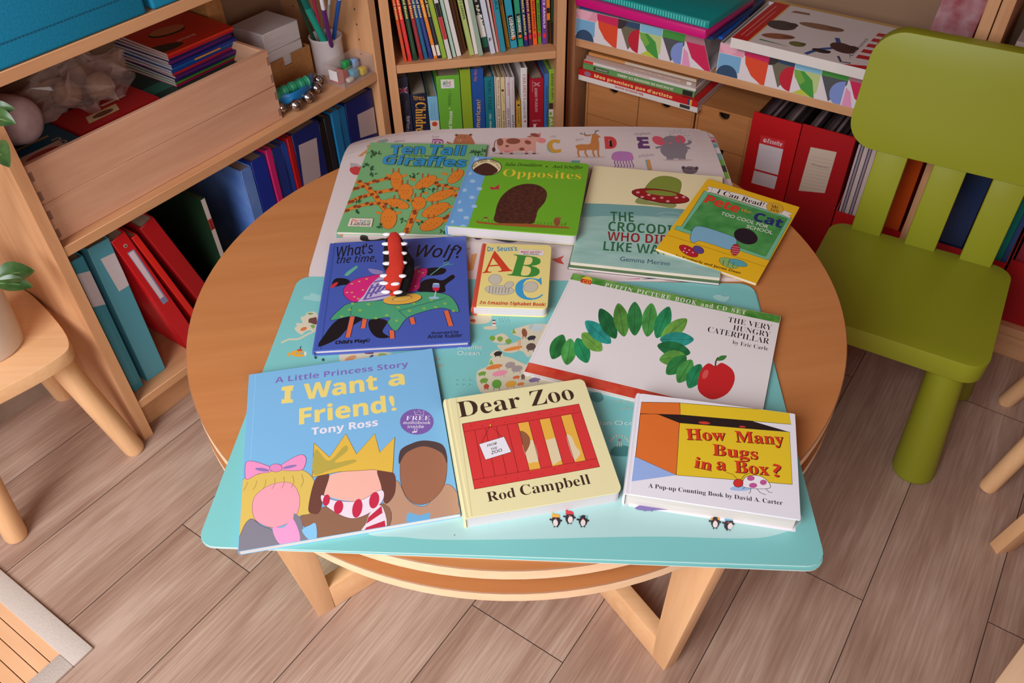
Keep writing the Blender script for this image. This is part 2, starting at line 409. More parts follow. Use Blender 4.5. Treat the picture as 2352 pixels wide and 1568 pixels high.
# ================================================================== green chair and stools
GREEN = dict(r=0.42, s=0.4, n='green_plastic')
def cone_leg(T, x0, y0, x1, y1, ztop, m, r0=0.038, r1=0.029):
    mb = MB(); n = 28; v = []; f = []
    prof = [(0, r0 - 0.006), (0.0035, r0 - 0.001), (0.008, r0), (0.5 * ztop, (r0 + r1) / 2), (ztop, r1)]
    for z, r in prof:
        t = z / ztop; cx = x0 + (x1 - x0) * t; cy = y0 + (y1 - y0) * t
        for i in range(n):
            a = 2 * math.pi * i / n; v.append((cx + r * math.cos(a), cy + r * math.sin(a), z))
    for k in range(len(prof) - 1):
        for i in range(n): f.append((k * n + i, k * n + (i + 1) % n, (k + 1) * n + (i + 1) % n, (k + 1) * n + i))
    f.append(tuple(range(n))[::-1]); mb.add(v, f, m); return mb.build('leg', T, smooth=50)
def green_chair():
    g = P(146, 150, 34, **GREEN)
    T = thing('child_chair', 'lime green plastic child chair with a slatted back and cone legs', 'chair', (0.6845 + 0.008, 1.1285 - 0.005, 0), math.radians(-32.0))
    mb = MB(); mb.prism(rrect(-0.155, 0.17, -0.15, 0.152, 0.034, 8), 0.262, 0.30, g); mb.build('seat', T, 0.005, seg=3)
    for (x0, y0, x1, y1) in ((0.140, -0.122, 0.118, -0.10), (0.165, 0.134, 0.135, 0.11), (-0.125, -0.122, -0.105, -0.10), (-0.145, 0.134, -0.118, 0.11)): cone_leg(T, x0, y0, x1, y1, 0.268, g)
    def yb(z): return 0.145 + (z - 0.30) * 0.135
    for xc in (-0.091, 0.008, 0.106):
        mb = MB(); pts = []
        for z in (0.292, 0.48):
            y = yb(z); w = 0.0275
            pts += [(xc - w, y - 0.006, z), (xc + w, y - 0.006, z), (xc + w, y + 0.012, z), (xc - w, y + 0.012, z)]
        mb.add(pts, [(3, 2, 1, 0), (4, 5, 6, 7), (0, 1, 5, 4), (1, 2, 6, 5), (2, 3, 7, 6), (3, 0, 4, 7)], g); mb.build('back_slat', T, 0.003)
    mb = MB(); out = rrect(-0.178, 0.205, 0.462, 0.668, 0.052, 10)
    M = Matrix(((1, 0, 0, 0), (0, 0.135, -1, 0.145 - 0.30 * 0.135), (0, 1, 0, 0), (0, 0, 0, 1)))
    mb.prism(out, -0.016, 0.012, g, M); mb.build('backrest', T, 0.005, seg=3)
green_chair()
def green_stool():
    g = P(120, 190, 30, **GREEN)
    T = thing('child_stool', 'green plastic child stool tucked under the round table', 'stool', (-0.268, 0.928, 0), math.radians(0))
    for k in range(4):
        a = math.radians(240 + 90 * k); c, s = math.cos(a), math.sin(a)
        cone_leg(T, 0.122 * c, 0.122 * s, 0.10 * c, 0.10 * s, 0.27, g, 0.034, 0.026)
    mb = MB(); mb.lathe([(0.13, 0.262), (0.145, 0.268), (0.148, 0.29), (0.14, 0.30)], g, 40); mb.build('seat', T, smooth=40)
green_stool()
def wood_stool(label, cx, cy, seat_pts, feet, tops, zs, legr):
    T = thing('wooden_stool', label, 'stool', (cx, cy, 0))
    mb = MB(); mb.prism(seat_pts, zs - 0.026, zs, stoolw('x')); mb.build('seat', T, 0.004, seg=3)
    for (fx, fy), (tx, ty) in zip(feet, tops):
        mb = MB(); v0 = Vector((fx, fy, 0)); v1 = Vector((tx, ty, zs - 0.026))
        mb.tube([v0, v0 + (v1 - v0) * 0.03, v1], [legr - 0.002, legr, legr * 1.12], stoolw('z'), 20)
        # flat foot on the floor
        mb.build('leg', T, smooth=40)
    return T
def rot2(p, a): a = math.radians(a); return (p[0] * math.cos(a) - p[1] * math.sin(a), p[0] * math.sin(a) + p[1] * math.cos(a))
cxs, cys = -0.922, 1.020
sq = [rot2(p, 44) for p in spl([(-0.13, -0.1), (-0.1, -0.13), (0, -0.137), (0.1, -0.13), (0.13, -0.1), (0.137, 0), (0.13, 0.1), (0.1, 0.13), (0, 0.137), (-0.1, 0.13), (-0.13, 0.1), (-0.137, 0)], 5)]
wood_stool('pale wooden stool by the left wall carrying the potted plant', cxs, cys, sq,
           [(0.176, 0.024), (-0.022, 0.178), (0.026, -0.172), (-0.176, -0.02)], [(0.125, 0.012), (-0.014, 0.125), (0.018, -0.125), (-0.125, -0.012)], 0.30, 0.0195)
fa = [(-0.165, -0.04), (-0.035, 0.17), (0.165, 0.04), (0.035, -0.17)]
wood_stool('wooden stool with round splayed legs right of the green chair', 1.03, 0.94, [rot2(p, 59) for p in rrect(-0.12, 0.12, -0.12, 0.12, 0.03)], fa, [(x * 0.62 + 0.02, y * 0.62) for x, y in fa], 0.30, 0.0155)
def rect_chair():
    T = thing('wooden_bench', 'wooden bench with square legs at the far right edge', 'bench', (1.0155, 0.712, 0), math.radians(8))
    for sx in (-1, 1):
        for sy in (-1, 1):
            mb = MB(); z1 = 0.24
            b0 = (sx * 0.17, sy * 0.0875); b1 = (sx * 0.14, sy * 0.062); v = []
            for (cx, cy), z in ((b0, 0), (b1, z1)): v += [(cx - 0.015, cy - 0.011, z), (cx + 0.015, cy - 0.011, z), (cx + 0.015, cy + 0.011, z), (cx - 0.015, cy + 0.011, z)]
            mb.add(v, [(3, 2, 1, 0), (4, 5, 6, 7), (0, 1, 5, 4), (1, 2, 6, 5), (2, 3, 7, 6), (3, 0, 4, 7)], stoolw('z')); mb.build('leg', T, 0.001)
    mb = MB(); mb.prism(rrect(-0.165, 0.2, -0.09, 0.068, 0.02), 0.24, 0.262, stoolw('x')); mb.build('seat', T, 0.003)
rect_chair()
def corner_seat():
    p0 = on_z((2276, 1580), 0.30); p1 = on_z((2356, 1472), 0.30); d = (p1 - p0); ang = math.atan2(d.y, d.x)
    T = thing('wooden_step', 'pale wooden step stool poking into the bottom right corner', 'step stool', (p0.x, p0.y, 0), ang)
    mb = MB(); mb.prism(rrect(-0.10, 0.24, -0.22, 0.0, 0.012), 0.278, 0.30, pale('x')); mb.build('seat', T, 0.002)
    for x in (-0.07, 0.21):
        for y in (-0.19, -0.035):
            mb = MB(); mb.box(x - 0.014, x + 0.014, y - 0.014, y + 0.014, 0, 0.278, stoolw('z')); mb.build('leg', T, 0.001)
corner_seat()
def rug():
    a = on_z((216, 1490), 0.0); b = on_z((-60, 1256), 0.0); d = (b - a); ang = math.atan2(d.y, d.x)
    T = thing('bamboo_mat', 'bamboo slat floor mat with a grey fabric border', 'mat', (a.x, a.y, 0), ang)
    Lx, Wy, bw = 0.54, 0.8, 0.036
    mb = MB(); k = 0; y = bw - 0.004
    while y < Wy - bw:
        mb.box(bw - 0.004, Lx - bw, y, y + 0.0196, 0.0006, 0.0042, mottled((226, 170, 124), (240, 190, 146), 20, 0.5, (0.15, 1, 1), name='bamboo')); y += 0.0208
    mb.build('slats', T, 0.0006, seg=1)
    cl = mottled((196, 182, 172), (206, 192, 182), 400, 0.8, bump=0.3, name='grey_binding')
    for (x0, x1, y0, y1) in ((0, Lx, 0, bw), (0, Lx, Wy - bw, Wy), (0, bw, bw, Wy - bw), (Lx - bw, Lx, bw, Wy - bw)):
        mb = MB(); mb.box(x0, x1, y0, y1, 0.0004, 0.0058, cl); mb.build('border', T, 0.0018)
rug()
def plant():
    px_, py_ = -0.888, 1.026
    T = thing('plant_pot', 'grey white plant pot on the pale wooden stool', 'plant pot', (px_, py_, 0.3))
    mb = MB(); m = mottled((206, 196, 188), (214, 204, 196), 40, 0.35, name='glazed_pot', s=0.5)
    mb.lathe([(0.050, 0.0), (0.0545, 0.004), (0.0635, 0.135), (0.0655, 0.14), (0.0625, 0.141), (0.060, 0.132), (0.056, 0.10), (0.0, 0.10)], m, 40, cap=False); mb.build('pot', T, smooth=50)
    mb = MB(); mb.lathe([(0.0, 0.118), (0.058, 0.116)], mottled((40, 28, 20), (66, 48, 36), 120, 0.95, name='soil'), 30, cap=False); mb.build('soil', T)
    Q = thing('potted_plant', 'glossy dark green leaved plant growing in the grey pot', 'plant', (px_, py_, 0.416))
    lm = mottled((44, 74, 34), (70, 104, 52), 60, 0.3, name='leaf', s=0.6)
    def leaf(base, tip, wid, up, bend=0.2):
        base = Vector(base); tip = Vector(tip); d = tip - base; Ln = d.length; d.normalize(); side = d.cross(Vector(up)).normalized(); nn = side.cross(d)
        v = []; f = []; n = 10
        for i in range(n + 1):
            t = i / n; w = wid * (math.sin(math.pi * t ** 0.8) ** 0.8) * 0.5 + 0.0004; c = base + d * (Ln * t) + nn * (bend * Ln * math.sin(math.pi * t) * 0.5)
            for j, kx in enumerate((-1, -0.5, 0, 0.5, 1)): v.append(tuple(c + side * (w * kx) + nn * (abs(kx) * w * 0.35 + 0.0)))
        for i in range(n):
            for j in range(4): f.append((i * 5 + j, i * 5 + j + 1, (i + 1) * 5 + j + 1, (i + 1) * 5 + j))
        mb = MB(); mb.add(v, f, lm); mb.tube([base + nn * 0.0006, base + d * Ln * 0.5 + nn * (bend * Ln * 0.5 + 0.0006), tip], [0.0012, 0.0008, 0.0003], P(110, 140, 80, r=0.4), 6); o = mb.build('leaf', Q, smooth=60)
        return o
    B0 = Vector((px_, py_, 0.416))
    def at(q, z): return on_z(q, z) - B0
    stems = [((-0.01, 0.0, 0), at((-14, 636), 0.462)), ((0.0, 0.012, 0), at((-20, 300), 0.695)), ((-0.01, -0.01, 0), at((-60, 380), 0.66)), ((-0.02, 0.01, 0), at((-100, 250), 0.62))]
    for a, b in stems:
        a = Vector(a); m_ = (a + b) / 2 + Vector((0, 0, 0.03)); mb = MB(); mb.tube([tuple(p) for p in spl([tuple(a), tuple(m_), tuple(b)], 6, False)], [0.0035 - 0.0001 * i for i in range(13)], P(96, 120, 70, r=0.5), 8); mb.build('stem', Q, smooth=60)
    up = (0.2, -0.5, 0.8)
    leaf(at((-12, 640), 0.462), at((80, 622), 0.452), 0.036, up); leaf(at((-10, 650), 0.458), at((76, 658), 0.44), 0.026, up)
    leaf(at((-22, 262), 0.70), at((34, 250), 0.705), 0.026, up); leaf(at((-20, 272), 0.70), at((36, 284), 0.695), 0.028, up)
    leaf(at((-14, 330), 0.672), at((23, 385), 0.66), 0.032, up); leaf(at((-60, 385), 0.66), at((-22, 420), 0.65), 0.03, up)
    leaf(at((-100, 255), 0.62), at((-60, 210), 0.63), 0.03, up)
plant()
# ================================================================== printed table mats
DARK = (38, 32, 34)
def mat_shape(T, name, w, h, z0, z1, col, edge, rad=0.02, droop=None, art=None):
    """one plastic mat: bevelled slab, print on its face"""
    mb = MB(); nx, ny = 1, 1
    pts = rrect(-w / 2, w / 2, -h / 2, h / 2, rad, 6)
    if droop:
        fine = []
        for i in range(len(pts)):
            a, b = pts[i], pts[(i + 1) % len(pts)]; n = max(1, int(math.dist(a, b) / 0.02))
            fine += [(a[0] + (b[0] - a[0]) * k / n, a[1] + (b[1] - a[1]) * k / n) for k in range(n)]
        pts = fine
    mb.prism(pts, z0, z1, P(*edge, r=0.5), mtop=P(*col, r=0.32, s=0.45, n='mat_print'), top=not droop, bot=not droop)
    if droop:
        N = 24; ins = []
        v = []; f = []
        xs = [-w / 2 + w * i / N for i in range(N + 1)]; ys = [-h / 2 + h * i / N for i in range(N + 1)]
        for zc, mm in ((z1, P(*col, r=0.32, s=0.45, n='mat_print')), (z0, P(*edge, r=0.5))):
            v = []
            for y in ys:
                for x in xs:
                    # pull the grid corners onto the rounded outline
                    cx = max(-w / 2 + rad, min(w / 2 - rad, x)); cy = max(-h / 2 + rad, min(h / 2 - rad, y)); d = math.hypot(x - cx, y - cy)
                    k = rad / d if d > rad else 1.0
                    v.append((cx + (x - cx) * k, cy + (y - cy) * k, zc))
            f = []
            for j in range(N):
                for i in range(N):
                    q = (j * (N + 1) + i, j * (N + 1) + i + 1, (j + 1) * (N + 1) + i + 1, (j + 1) * (N + 1) + i)
                    f.append(q if zc == z1 else q[::-1])
            mb.add(v, f, mm)
    if art:
        A = Art(mb, mat_of(T), (0, 0, z1), r=0.32, s=0.45, n='print'); A.clip = (-w / 2 + 0.0008, w / 2 - 0.0008, -h / 2 + 0.0008, h / 2 - 0.0008); art(A)
    if droop: mb.v = [droop(p) for p in mb.v]
    return mb
def world_art(A):
    SEA2 = (92, 168, 166); LAND = (214, 204, 178); LIGHT = (176, 214, 212)
    A.c = FULL
    A.blob([(842, 1222), (924, 1233), (1008, 1239), (1200, 1238), (1404, 1233), (1532, 1232), (1685, 1236), (1770, 1231), (1838, 1202), (1800, 1165), (1500, 1130), (1100, 1115), (900, 1150)], LIGHT)
    A.c = c3
    A.blob([(200, 592), (215, 568), (250, 566), (262, 548), (300, 548), (318, 560), (340, 560), (345, 606), (300, 612), (260, 602), (225, 600)], (158, 208, 204))
    A.blob([(180, 745), (215, 730), (235, 705), (300, 700), (330, 760), (320, 860), (250, 850), (215, 862), (190, 885), (150, 862), (130, 832), (150, 815), (145, 790), (195, 790)], LAND)
    A.line([(22, 952), (80, 925), (160, 920), (230, 885), (290, 858)], 3.4, LAND, True)
    A.blob([(245, 785), (250, 755), (290, 745), (310, 745), (310, 800), (262, 790)], (110, 70, 62)); A.ell(205, 838, 28, 14, (214, 120, 70), -20); A.blob([(235, 715), (255, 706), (285, 712), (262, 722)], (120, 160, 84)); A.blob([(260, 812), (280, 802), (300, 814), (282, 836)], (130, 170, 90))
    A.ell(160, 1040, 60, 27, (228, 168, 62), 4); A.poly([(75, 1030), (110, 1040), (80, 1068)], (228, 168, 62)); A.rect(152, 1004, 192, 1020, (206, 84, 62)); A.line([(178, 1004), (178, 985), (190, 980)], 1.2, DARK)
    for x in (150, 175, 198): A.ell(x, 1038, 8, 7, (120, 170, 190))
    A.ell(218, 1040, 10, 20, (222, 222, 214))
    for x, y in ((365, 1090), (303, 1072)):
        for k in range(4):
            a = math.pi * k / 4; A.line([(x - 16 * math.cos(a), y - 14 * math.sin(a)), (x + 16 * math.cos(a), y + 14 * math.sin(a))], 0.8, DARK)
    A.blob([(495, 1065), (520, 1040), (700, 1020), (890, 1030), (930, 1060), (760, 1090), (700, 1130), (560, 1150), (510, 1110)], LAND)
    A.ell(590, 1078, 50, 18, (214, 150, 100), -20); A.ell(740, 1036, 40, 8, (120, 60, 52)); A.ell(850, 1050, 36, 14, (150, 176, 84)); A.ell(760, 1062, 20, 9, (60, 90, 130), -30)
    A.blob([(1540, 740), (1640, 722), (1740, 728), (1720, 785), (1610, 800), (1560, 790)], LAND); A.ell(1590, 770, 24, 12, (196, 84, 60)); A.line([(1600, 775), (1600, 795)], 1.2, (196, 84, 60))
    A.ell(1732, 830, 58, 15, LAND); A.poly([(1746, 815), (1752, 775), (1772, 775), (1780, 815)], (232, 226, 222)); A.poly([(1749, 800), (1751, 788), (1774, 788), (1777, 800)], (190, 62, 60)); A.rect(1750, 764, 1774, 775, (60, 60, 70))
    for i in range(4):
        for j in range(4): A.line([(1800 + 24 * j + 4 * i, 745 + 10 * i), (1806 + 24 * j + 4 * i, 752 + 10 * i)], 0.5, (90, 140, 150))
    A.blob([(1735, 930), (1790, 885), (1850, 880), (1890, 930), (1840, 960), (1770, 950)], LAND)
    A.blob([(1912, 880), (1920, 845), (1990, 820), (2070, 800), (2190, 800), (2330, 830), (2340, 1000), (2200, 1010), (2150, 1000), (2090, 1035), (2040, 1070), (1990, 1020), (1900, 1035), (1830, 1020), (1790, 970), (1880, 965), (1990, 920)], LAND)
    A.blob([(1722, 1120), (1735, 1080), (1800, 1060), (1900, 1075), (2000, 1120), (2120, 1160), (2260, 1200), (2310, 1280), (2240, 1360), (2000, 1400), (1700, 1370), (1640, 1330), (1618, 1240), (1635, 1180), (1700, 1150)], LAND)
    A.blob([(1735, 1040), (1790, 1010), (1840, 1050), (1800, 1072), (1740, 1062)], LAND)
    for x, y in ((1750, 915), (1812, 920), (1880, 940)): A.line([(x, y + 26), (x, y)], 1.2, (120, 84, 54)); A.ell(x, y, 24, 20, (124, 168, 66))
    for x, y in ((1925, 858), (1740, 1113)): A.poly([(x - 18, y + 18), (x, y - 24), (x + 18, y + 18)], (130, 170, 70))
    G = [(2012, 870, 22, 36, (142, 84, 60)), (2072, 820, 26, 18, (176, 190, 196)), (2120, 830, 50, 28, (190, 204, 208)), (2070, 912, 36, 18, (56, 54, 62)), (1970, 950, 14, 24, (216, 176, 140)), (2065, 985, 40, 30, (98, 80, 74)), (1920, 1000, 80, 14, (224, 138, 66)), (1795, 1042, 34, 20, (52, 48, 46)), (1765, 1150, 70, 18, (218, 128, 66)), (1895, 1135, 42, 26, (164, 150, 148)), (1950, 1165, 46, 26, (164, 150, 148)), (1810, 1202, 64, 22, (232, 148, 168)), (1665, 1205, 34, 16, (116, 160, 64)), (1680, 1262, 34, 20, (116, 160, 64)), (1785, 1290, 40, 36, (104, 160, 66)), (1900, 1290, 46, 26, (226, 168, 70)), (1945, 1235, 30, 12, (214, 110, 64)), (2000, 1230, 16, 20, (120, 90, 80)), (2095, 1255, 50, 18, (128, 106, 150)), (1700, 1310, 22, 20, (190, 84, 56)), (1980, 1290, 30, 12, (220, 130, 60)), (2070, 1215, 24, 12, (146, 180, 80))]
    for x, y, a, b, c in G: A.ell(x, y, a, b, c, -12, 14); A.line([(x - a * 0.5, y), (x - a * 0.6, y + b * 1.4)], 1.0, c); A.line([(x + a * 0.5, y), (x + a * 0.55, y + b * 1.4)], 1.0, c)
    WR = (206, 224, 220)
    A.text('Atlantic', (1462, 1004), (1668, 1003), 33, WR, 's', 0.01); A.text('Ocean', (1462, 1053), (1646, 1053), 33, WR, 's', 0.01)
    A.text('Arctic Ocean', (2170, 683), (2430, 690), 26, WR, 's')
    for y in (1265, 1302):
        for k in range(3): A.line([(1425 + 52 * k, y + 6), (1445 + 52 * k, y + 3), (1460 + 52 * k, y - 12), (1462 + 52 * k, y - 3), (1480 + 52 * k, y + 5)], 0.9, (150, 206, 200))
    for k, (x, y) in enumerate(((1300, 1090), (1330, 1140), (1310, 1150))): A.line([(x - 20, y), (x, y - 8), (x + 20, y)], 1.0, (206, 150, 110))
    A.c = c6
    A.text('Indian', (1440, 536), (1664, 534), 38, WR, 's', 0.008); A.text('Ocean', (1692, 534), (1965, 536), 38, WR, 's', 0.008)
    A.blob([(1660, 800), (1680, 740), (1750, 718), (1830, 740), (1850, 800), (1780, 815)], (74, 138, 136)); A.blob([(1480, 250), (1560, 240), (1590, 300), (1540, 330), (1480, 300)], (84, 146, 144))
    for k in range(9):
        a = math.pi * (0.05 + 0.9 * k / 8); A.ell(1735 + 78 * math.cos(a), 690 - 60 * math.sin(a), 15, 6, (206, 206, 184), -math.degrees(a), 10)
    for x in (1715, 1735, 1752): A.line([(x, 730), (x + 4, 690)], 1.2, (206, 206, 184))
    A.ell(1737, 670, 11, 9, (206, 84, 76)); A.line([(1690, 325), (1720, 330), (1745, 312), (1752, 326), (1790, 330), (1810, 315), (1822, 328), (1870, 330)], 0.9, (206, 180, 160)); A.line([(1745, 385), (1780, 388), (1800, 372), (1812, 386), (1850, 388)], 0.9, (206, 180, 160))
    A.c = c7
    A.blob([(200, 1050), (260, 1020), (380, 1020), (520, 1045), (580, 1062), (420, 1060), (290, 1068)], (128, 112, 170)); A.line([(280, 1060), (275, 1072)], 1, (110, 90, 150)); A.line([(330, 1060), (330, 1074)], 1, (110, 90, 150))
    A.c = c4
    A.blob([(1630, 295), (1650, 278), (1690, 275), (1720, 290), (1765, 290), (1755, 318), (1720, 335), (1660, 318)], (166, 212, 208))
    A.ell(1960, 1060, 5, 4, DARK); A.c = c8; A.ell(1740, 240, 4, 4, DARK); A.ell(405, 870, 4, 4, DARK)
    A.c = d1
    for x, y, hat, tl in ((302, 112, (226, 166, 60), -8), (425, 84, (208, 58, 62), 10), (545, 112, None, 4), (1735, 126, None, 4), (1855, 142, (110, 180, 206), 25)):
        A.ell(x, y, 38, 52, (46, 42, 48), tl); A.ell(x + (0 if abs(tl) < 5 else tl * 0.6), y + 18, 22, 30, (230, 216, 214), tl); A.line([(x - 30, y - 8), (x - 58, y - 14)], 2.2, (46, 42, 48)); A.line([(x + 30, y - 8), (x + 52, y + 2)], 2.2, (46, 42, 48)); A.ell(x - 2, y - 16, 9, 5, (210, 90, 76))
        A.line([(x - 14, y + 50), (x - 18, y + 58)], 1.4, (46, 42, 48)); A.line([(x + 12, y + 50), (x + 10, y + 58)], 1.4, (46, 42, 48))
        if hat: A.poly([(x - 40, y - 32), (x - 30, y - 56), (x, y - 64), (x + 28, y - 54), (x + 36, y - 30)], hat); A.ell(x - 26, y - 62, 12, 9, hat)
        else: A.ell(x - 32, y - 32, 10, 13, (110, 180, 190) if x < 900 else (224, 160, 70)); A.ell(x + 30, y - 34, 10, 13, (110, 180, 190) if x < 900 else (224, 160, 70))
def alpha_art(A):
    A.c = FULL
    A.text('A', (822, 358), (860, 358), 26, (216, 152, 92), 'sb', 0.03)
    A.text('B', (988, 347), (1016, 347), 27, (160, 66, 134), 'sb', 0.03); A.text('B', (990, 347), (1014, 347), 25, (226, 190, 210), 'ss', -0.01)
    A.text('C', (1256, 350), (1288, 350), 28, (108, 176, 170), 'sb', 0.03); A.text('C', (1260, 350), (1291, 349), 28, (218, 162, 66), 'sb', 0.03)
    A.text('D', (1390, 340), (1418, 340), 25, (214, 72, 72), 'sb', 0.05); A.poly([(1400, 337), (1399, 322), (1405, 322), (1407, 337)], DARK)
    A.text('E', (1466, 340), (1493, 340), 25, (110, 66, 116), 'sb', 0.03)
    GR = (150, 132, 138)
    for t, a, b in (('bear', (992, 317), (1010, 316)), ('alpaca', (905, 326), (930, 325)), ('cow', (1264, 316), (1278, 315)), ('deer', (1323, 324), (1342, 321)), ('elephant', (1458, 310), (1496, 307)), ('jellyfish', (1466, 361), (1502, 358))): A.text(t, a, b, 6, GR, 'i')
    SH = (206, 186, 184)
    A.c = c1
    A.blob([(1420, 262), (1425, 190), (1450, 162), (1500, 158), (1560, 165), (1588, 195), (1600, 262)], (186, 112, 76)); A.ell(1438, 165, 16, 10, (120, 70, 54)); A.ell(1572, 163, 16, 10, (120, 70, 54)); A.line([(1345, 230), (1385, 248), (1425, 250)], 5, (186, 112, 76), True); A.ell(1468, 214, 18, 12, (214, 160, 120)); A.ell(1466, 212, 7, 5, DARK)
    for x in (1478, 1514): A.ell(x, 188, 4, 4, DARK)
    A.ell(735, 215, 55, 22, (136, 178, 182), -10); A.poly([(750, 200), (765, 180), (780, 200)], (222, 140, 80)); A.ell(700, 222, 18, 9, (222, 160, 120))
    A.blob([(425, 500), (450, 455), (500, 450), (540, 470), (540, 530), (470, 542)], (206, 66, 70)); A.blob([(432, 432), (500, 440), (530, 470), (480, 462), (440, 472)], (186, 176, 176)); A.ell(590, 705, 90, 6, SH)
    A.rect(300, 1105, 360, 1140, (130, 186, 176)); A.ell(345, 1115, 20, 12, (226, 130, 96))
    A.c = s3
    A.ell(1420, 1535, 240, 14, SH)
    PK = (228, 164, 148); BR = (150, 84, 66)
    for x in (1268, 1370, 1522, 1598): A.rect(x - 16, 1470, x + 16, 1535, PK); A.rect(x - 16, 1530, x + 16, 1542, (90, 60, 60))
    A.blob([(1222, 1440), (1235, 1395), (1300, 1382), (1480, 1384), (1570, 1376), (1612, 1420), (1600, 1500), (1500, 1512), (1300, 1512), (1240, 1492)], PK); A.ell(1258, 1422, 32, 38, BR); A.ell(1388, 1412, 72, 30, BR); A.ell(1535, 1424, 34, 20, BR, 15); A.ell(1328, 1462, 20, 11, BR); A.ell(1475, 1492, 28, 16, BR); A.ell(1325, 1515, 34, 10, (232, 130, 140))
    A.line([(1232, 1395), (1205, 1420), (1198, 1480)], 1.6, BR, True); A.ell(1194, 1497, 17, 24, (96, 56, 50))
    A.ell(1608, 1380, 62, 38, PK, 15); A.ell(1608, 1352, 50, 18, BR, 10); A.ell(1674, 1407, 42, 26, (236, 140, 140)); A.line([(1530, 1365), (1575, 1368)], 3, BR); A.line([(1578, 1352), (1586, 1334)], 2, BR); A.ell(1650, 1343, 16, 12, (226, 130, 130))
    OR = (204, 132, 74)
    A.ell(2160, 1572, 160, 10, SH)
    for x0, x1 in ((2040, 2048), (2112, 2132), (2190, 2205), (2240, 2246)): A.line([(x0, 1490), (x0 - 4, 1530), (x1, 1570)], 3.2, OR)
    A.blob([(2012, 1462), (2060, 1444), (2150, 1442), (2168, 1400), (2180, 1350), (2215, 1338), (2262, 1372), (2240, 1384), (2248, 1440), (2236, 1500), (2140, 1500), (2050, 1505)], OR)
    A.line([(2190, 1345), (2120, 1350), (2050, 1335)], 1.3, DARK, True); A.line([(2110, 1348), (2098, 1325)], 1, DARK); A.line([(2080, 1344), (2066, 1326)], 1, DARK); A.line([(2200, 1342), (2215, 1320), (2240, 1300)], 1.3, DARK, True); A.line([(2216, 1320), (2208, 1302)], 1, DARK); A.line([(2228, 1310), (2250, 1312)], 1, DARK)
    A.ell(2130, 1357, 34, 7, OR)
    A.c = c2
    GY = (142, 132, 140)
    A.ell(1270, 348, 125, 9, SH)
    A.rect(1180, 290, 1235, 345, GY); A.rect(1275, 290, 1335, 345, GY); A.ell(1240, 262, 112, 74, GY); A.line([(1150, 235), (1090, 250)], 6, GY); A.line([(1330, 235), (1370, 252)], 6, GY)
    A.blob([(1062, 180), (1080, 150), (1140, 160), (1170, 205), (1140, 226), (1090, 215)], (226, 92, 110)); A.ell(1292, 172, 44, 36, (226, 92, 110), 25); A.ell(1222, 188, 78, 46, GY); A.line([(1285, 205), (1340, 215), (1370, 200), (1368, 180)], 6, GY, True); A.ell(1210, 208, 14, 8, (214, 120, 130))
    for k in range(13):
        a = math.pi * (0.02 + 0.75 * k / 12); r = 1 if k % 2 else 0.78; x = 1268 + 110 * math.cos(a) * r; y = 178 - 84 * math.sin(a) * r; A.line([(x, y), (x + 14, y + (8 if k < 6 else -8))], 1.4, (120, 186, 176))
    for k in range(7): A.line([(760 + 22 * k, 345), (752 + 24 * k, 370), (764 + 24 * k, 392), (750 + 26 * k, 410)], 1.6, (150, 92, 156), True)
    A.blob([(735, 345), (735, 300), (770, 280), (830, 278), (885, 288), (905, 320), (900, 348), (820, 356)], (190, 128, 190)); A.ell(762, 326, 14, 8, (222, 120, 160)); A.ell(880, 322, 14, 8, (222, 120, 160))
    A.poly([(1005, 348), (1040, 344), (1062, 430), (1025, 430)], (222, 150, 82)); A.poly([(1005, 348), (1014, 346), (1036, 430), (1025, 430)], (108, 170, 176))
    A.ell(1370, 432, 62, 32, (120, 104, 112)); A.ell(1316, 412, 14, 14, (86, 72, 80)); A.ell(1425, 416, 14, 14, (86, 72, 80)); A.line([(1345, 415), (1390, 425)], 3, (86, 72, 80))
    A.rect(400, 352, 470, 372, (120, 180, 172)); A.rect(500, 1236, 560, 1268, (130, 186, 176)); A.ell(530, 1246, 22, 12, (224, 120, 110))
    A.poly([(770, 1340), (780, 1330), (960, 1316), (960, 1324)], (214, 110, 160)); A.poly([(850, 1338), (1060, 1312), (1215, 1310), (1215, 1322), (980, 1338)], (60, 58, 84)); A.ell(1345, 1330, 56, 14, (72, 72, 140))
    A.c = c3
    A.poly([(1505, 225), (1545, 222), (1565, 320), (1580, 230), (1622, 222), (1590, 360), (1548, 362)], (220, 154, 92)); A.poly([(2235, 268), (2275, 262), (2335, 240), (2310, 274), (2336, 312), (2285, 300)], (208, 74, 62)); A.blob([(668, 82), (690, 72), (728, 82), (736, 108), (790, 110), (860, 98), (880, 118), (690, 120)], DARK)
    A.blob([(1600, 90), (1640, 84), (1660, 104), (1620, 110)], (110, 66, 110)); A.blob([(1700, 92), (1900, 100), (1960, 120), (1880, 134), (1760, 108)], (90, 84, 90)); A.text('us', (1535, 190), (1570, 188), 20, GR, 'i')
EDGE = (206, 216, 212)
T = thing('table_mat', 'turquoise world map table mat, the upper of two stacked ones', 'table mat', (0.0029, 0.715, TZ), -0.0665, 'turquoise world map mats')
mat_shape(T, 'mat', 0.674, 0.4687, 0.0019, 0.0032, (126, 196, 194), EDGE, 0.021, None, world_art).build('mat', T)
T = thing('table_mat', 'turquoise mat peeking out under the world map mat at its front edge', 'table mat', (0.0034, 0.7126, TZ), -0.0735, 'turquoise world map mats')
mat_shape(T, 'mat', 0.674, 0.4687, 0.0002, 0.0015, (126, 196, 194), EDGE, 0.021).build('mat', T)
def a_droop(k1, k2):
    def f(p):
        # the far corners hang past the round tabletop and sag a little
        x, y, z = p; d = max(0.0, math.hypot(x + 0.03, y + 0.244) - 0.472)
        return (x, y, z - (k1 if x < 0 else k2) * d * d)
    return f
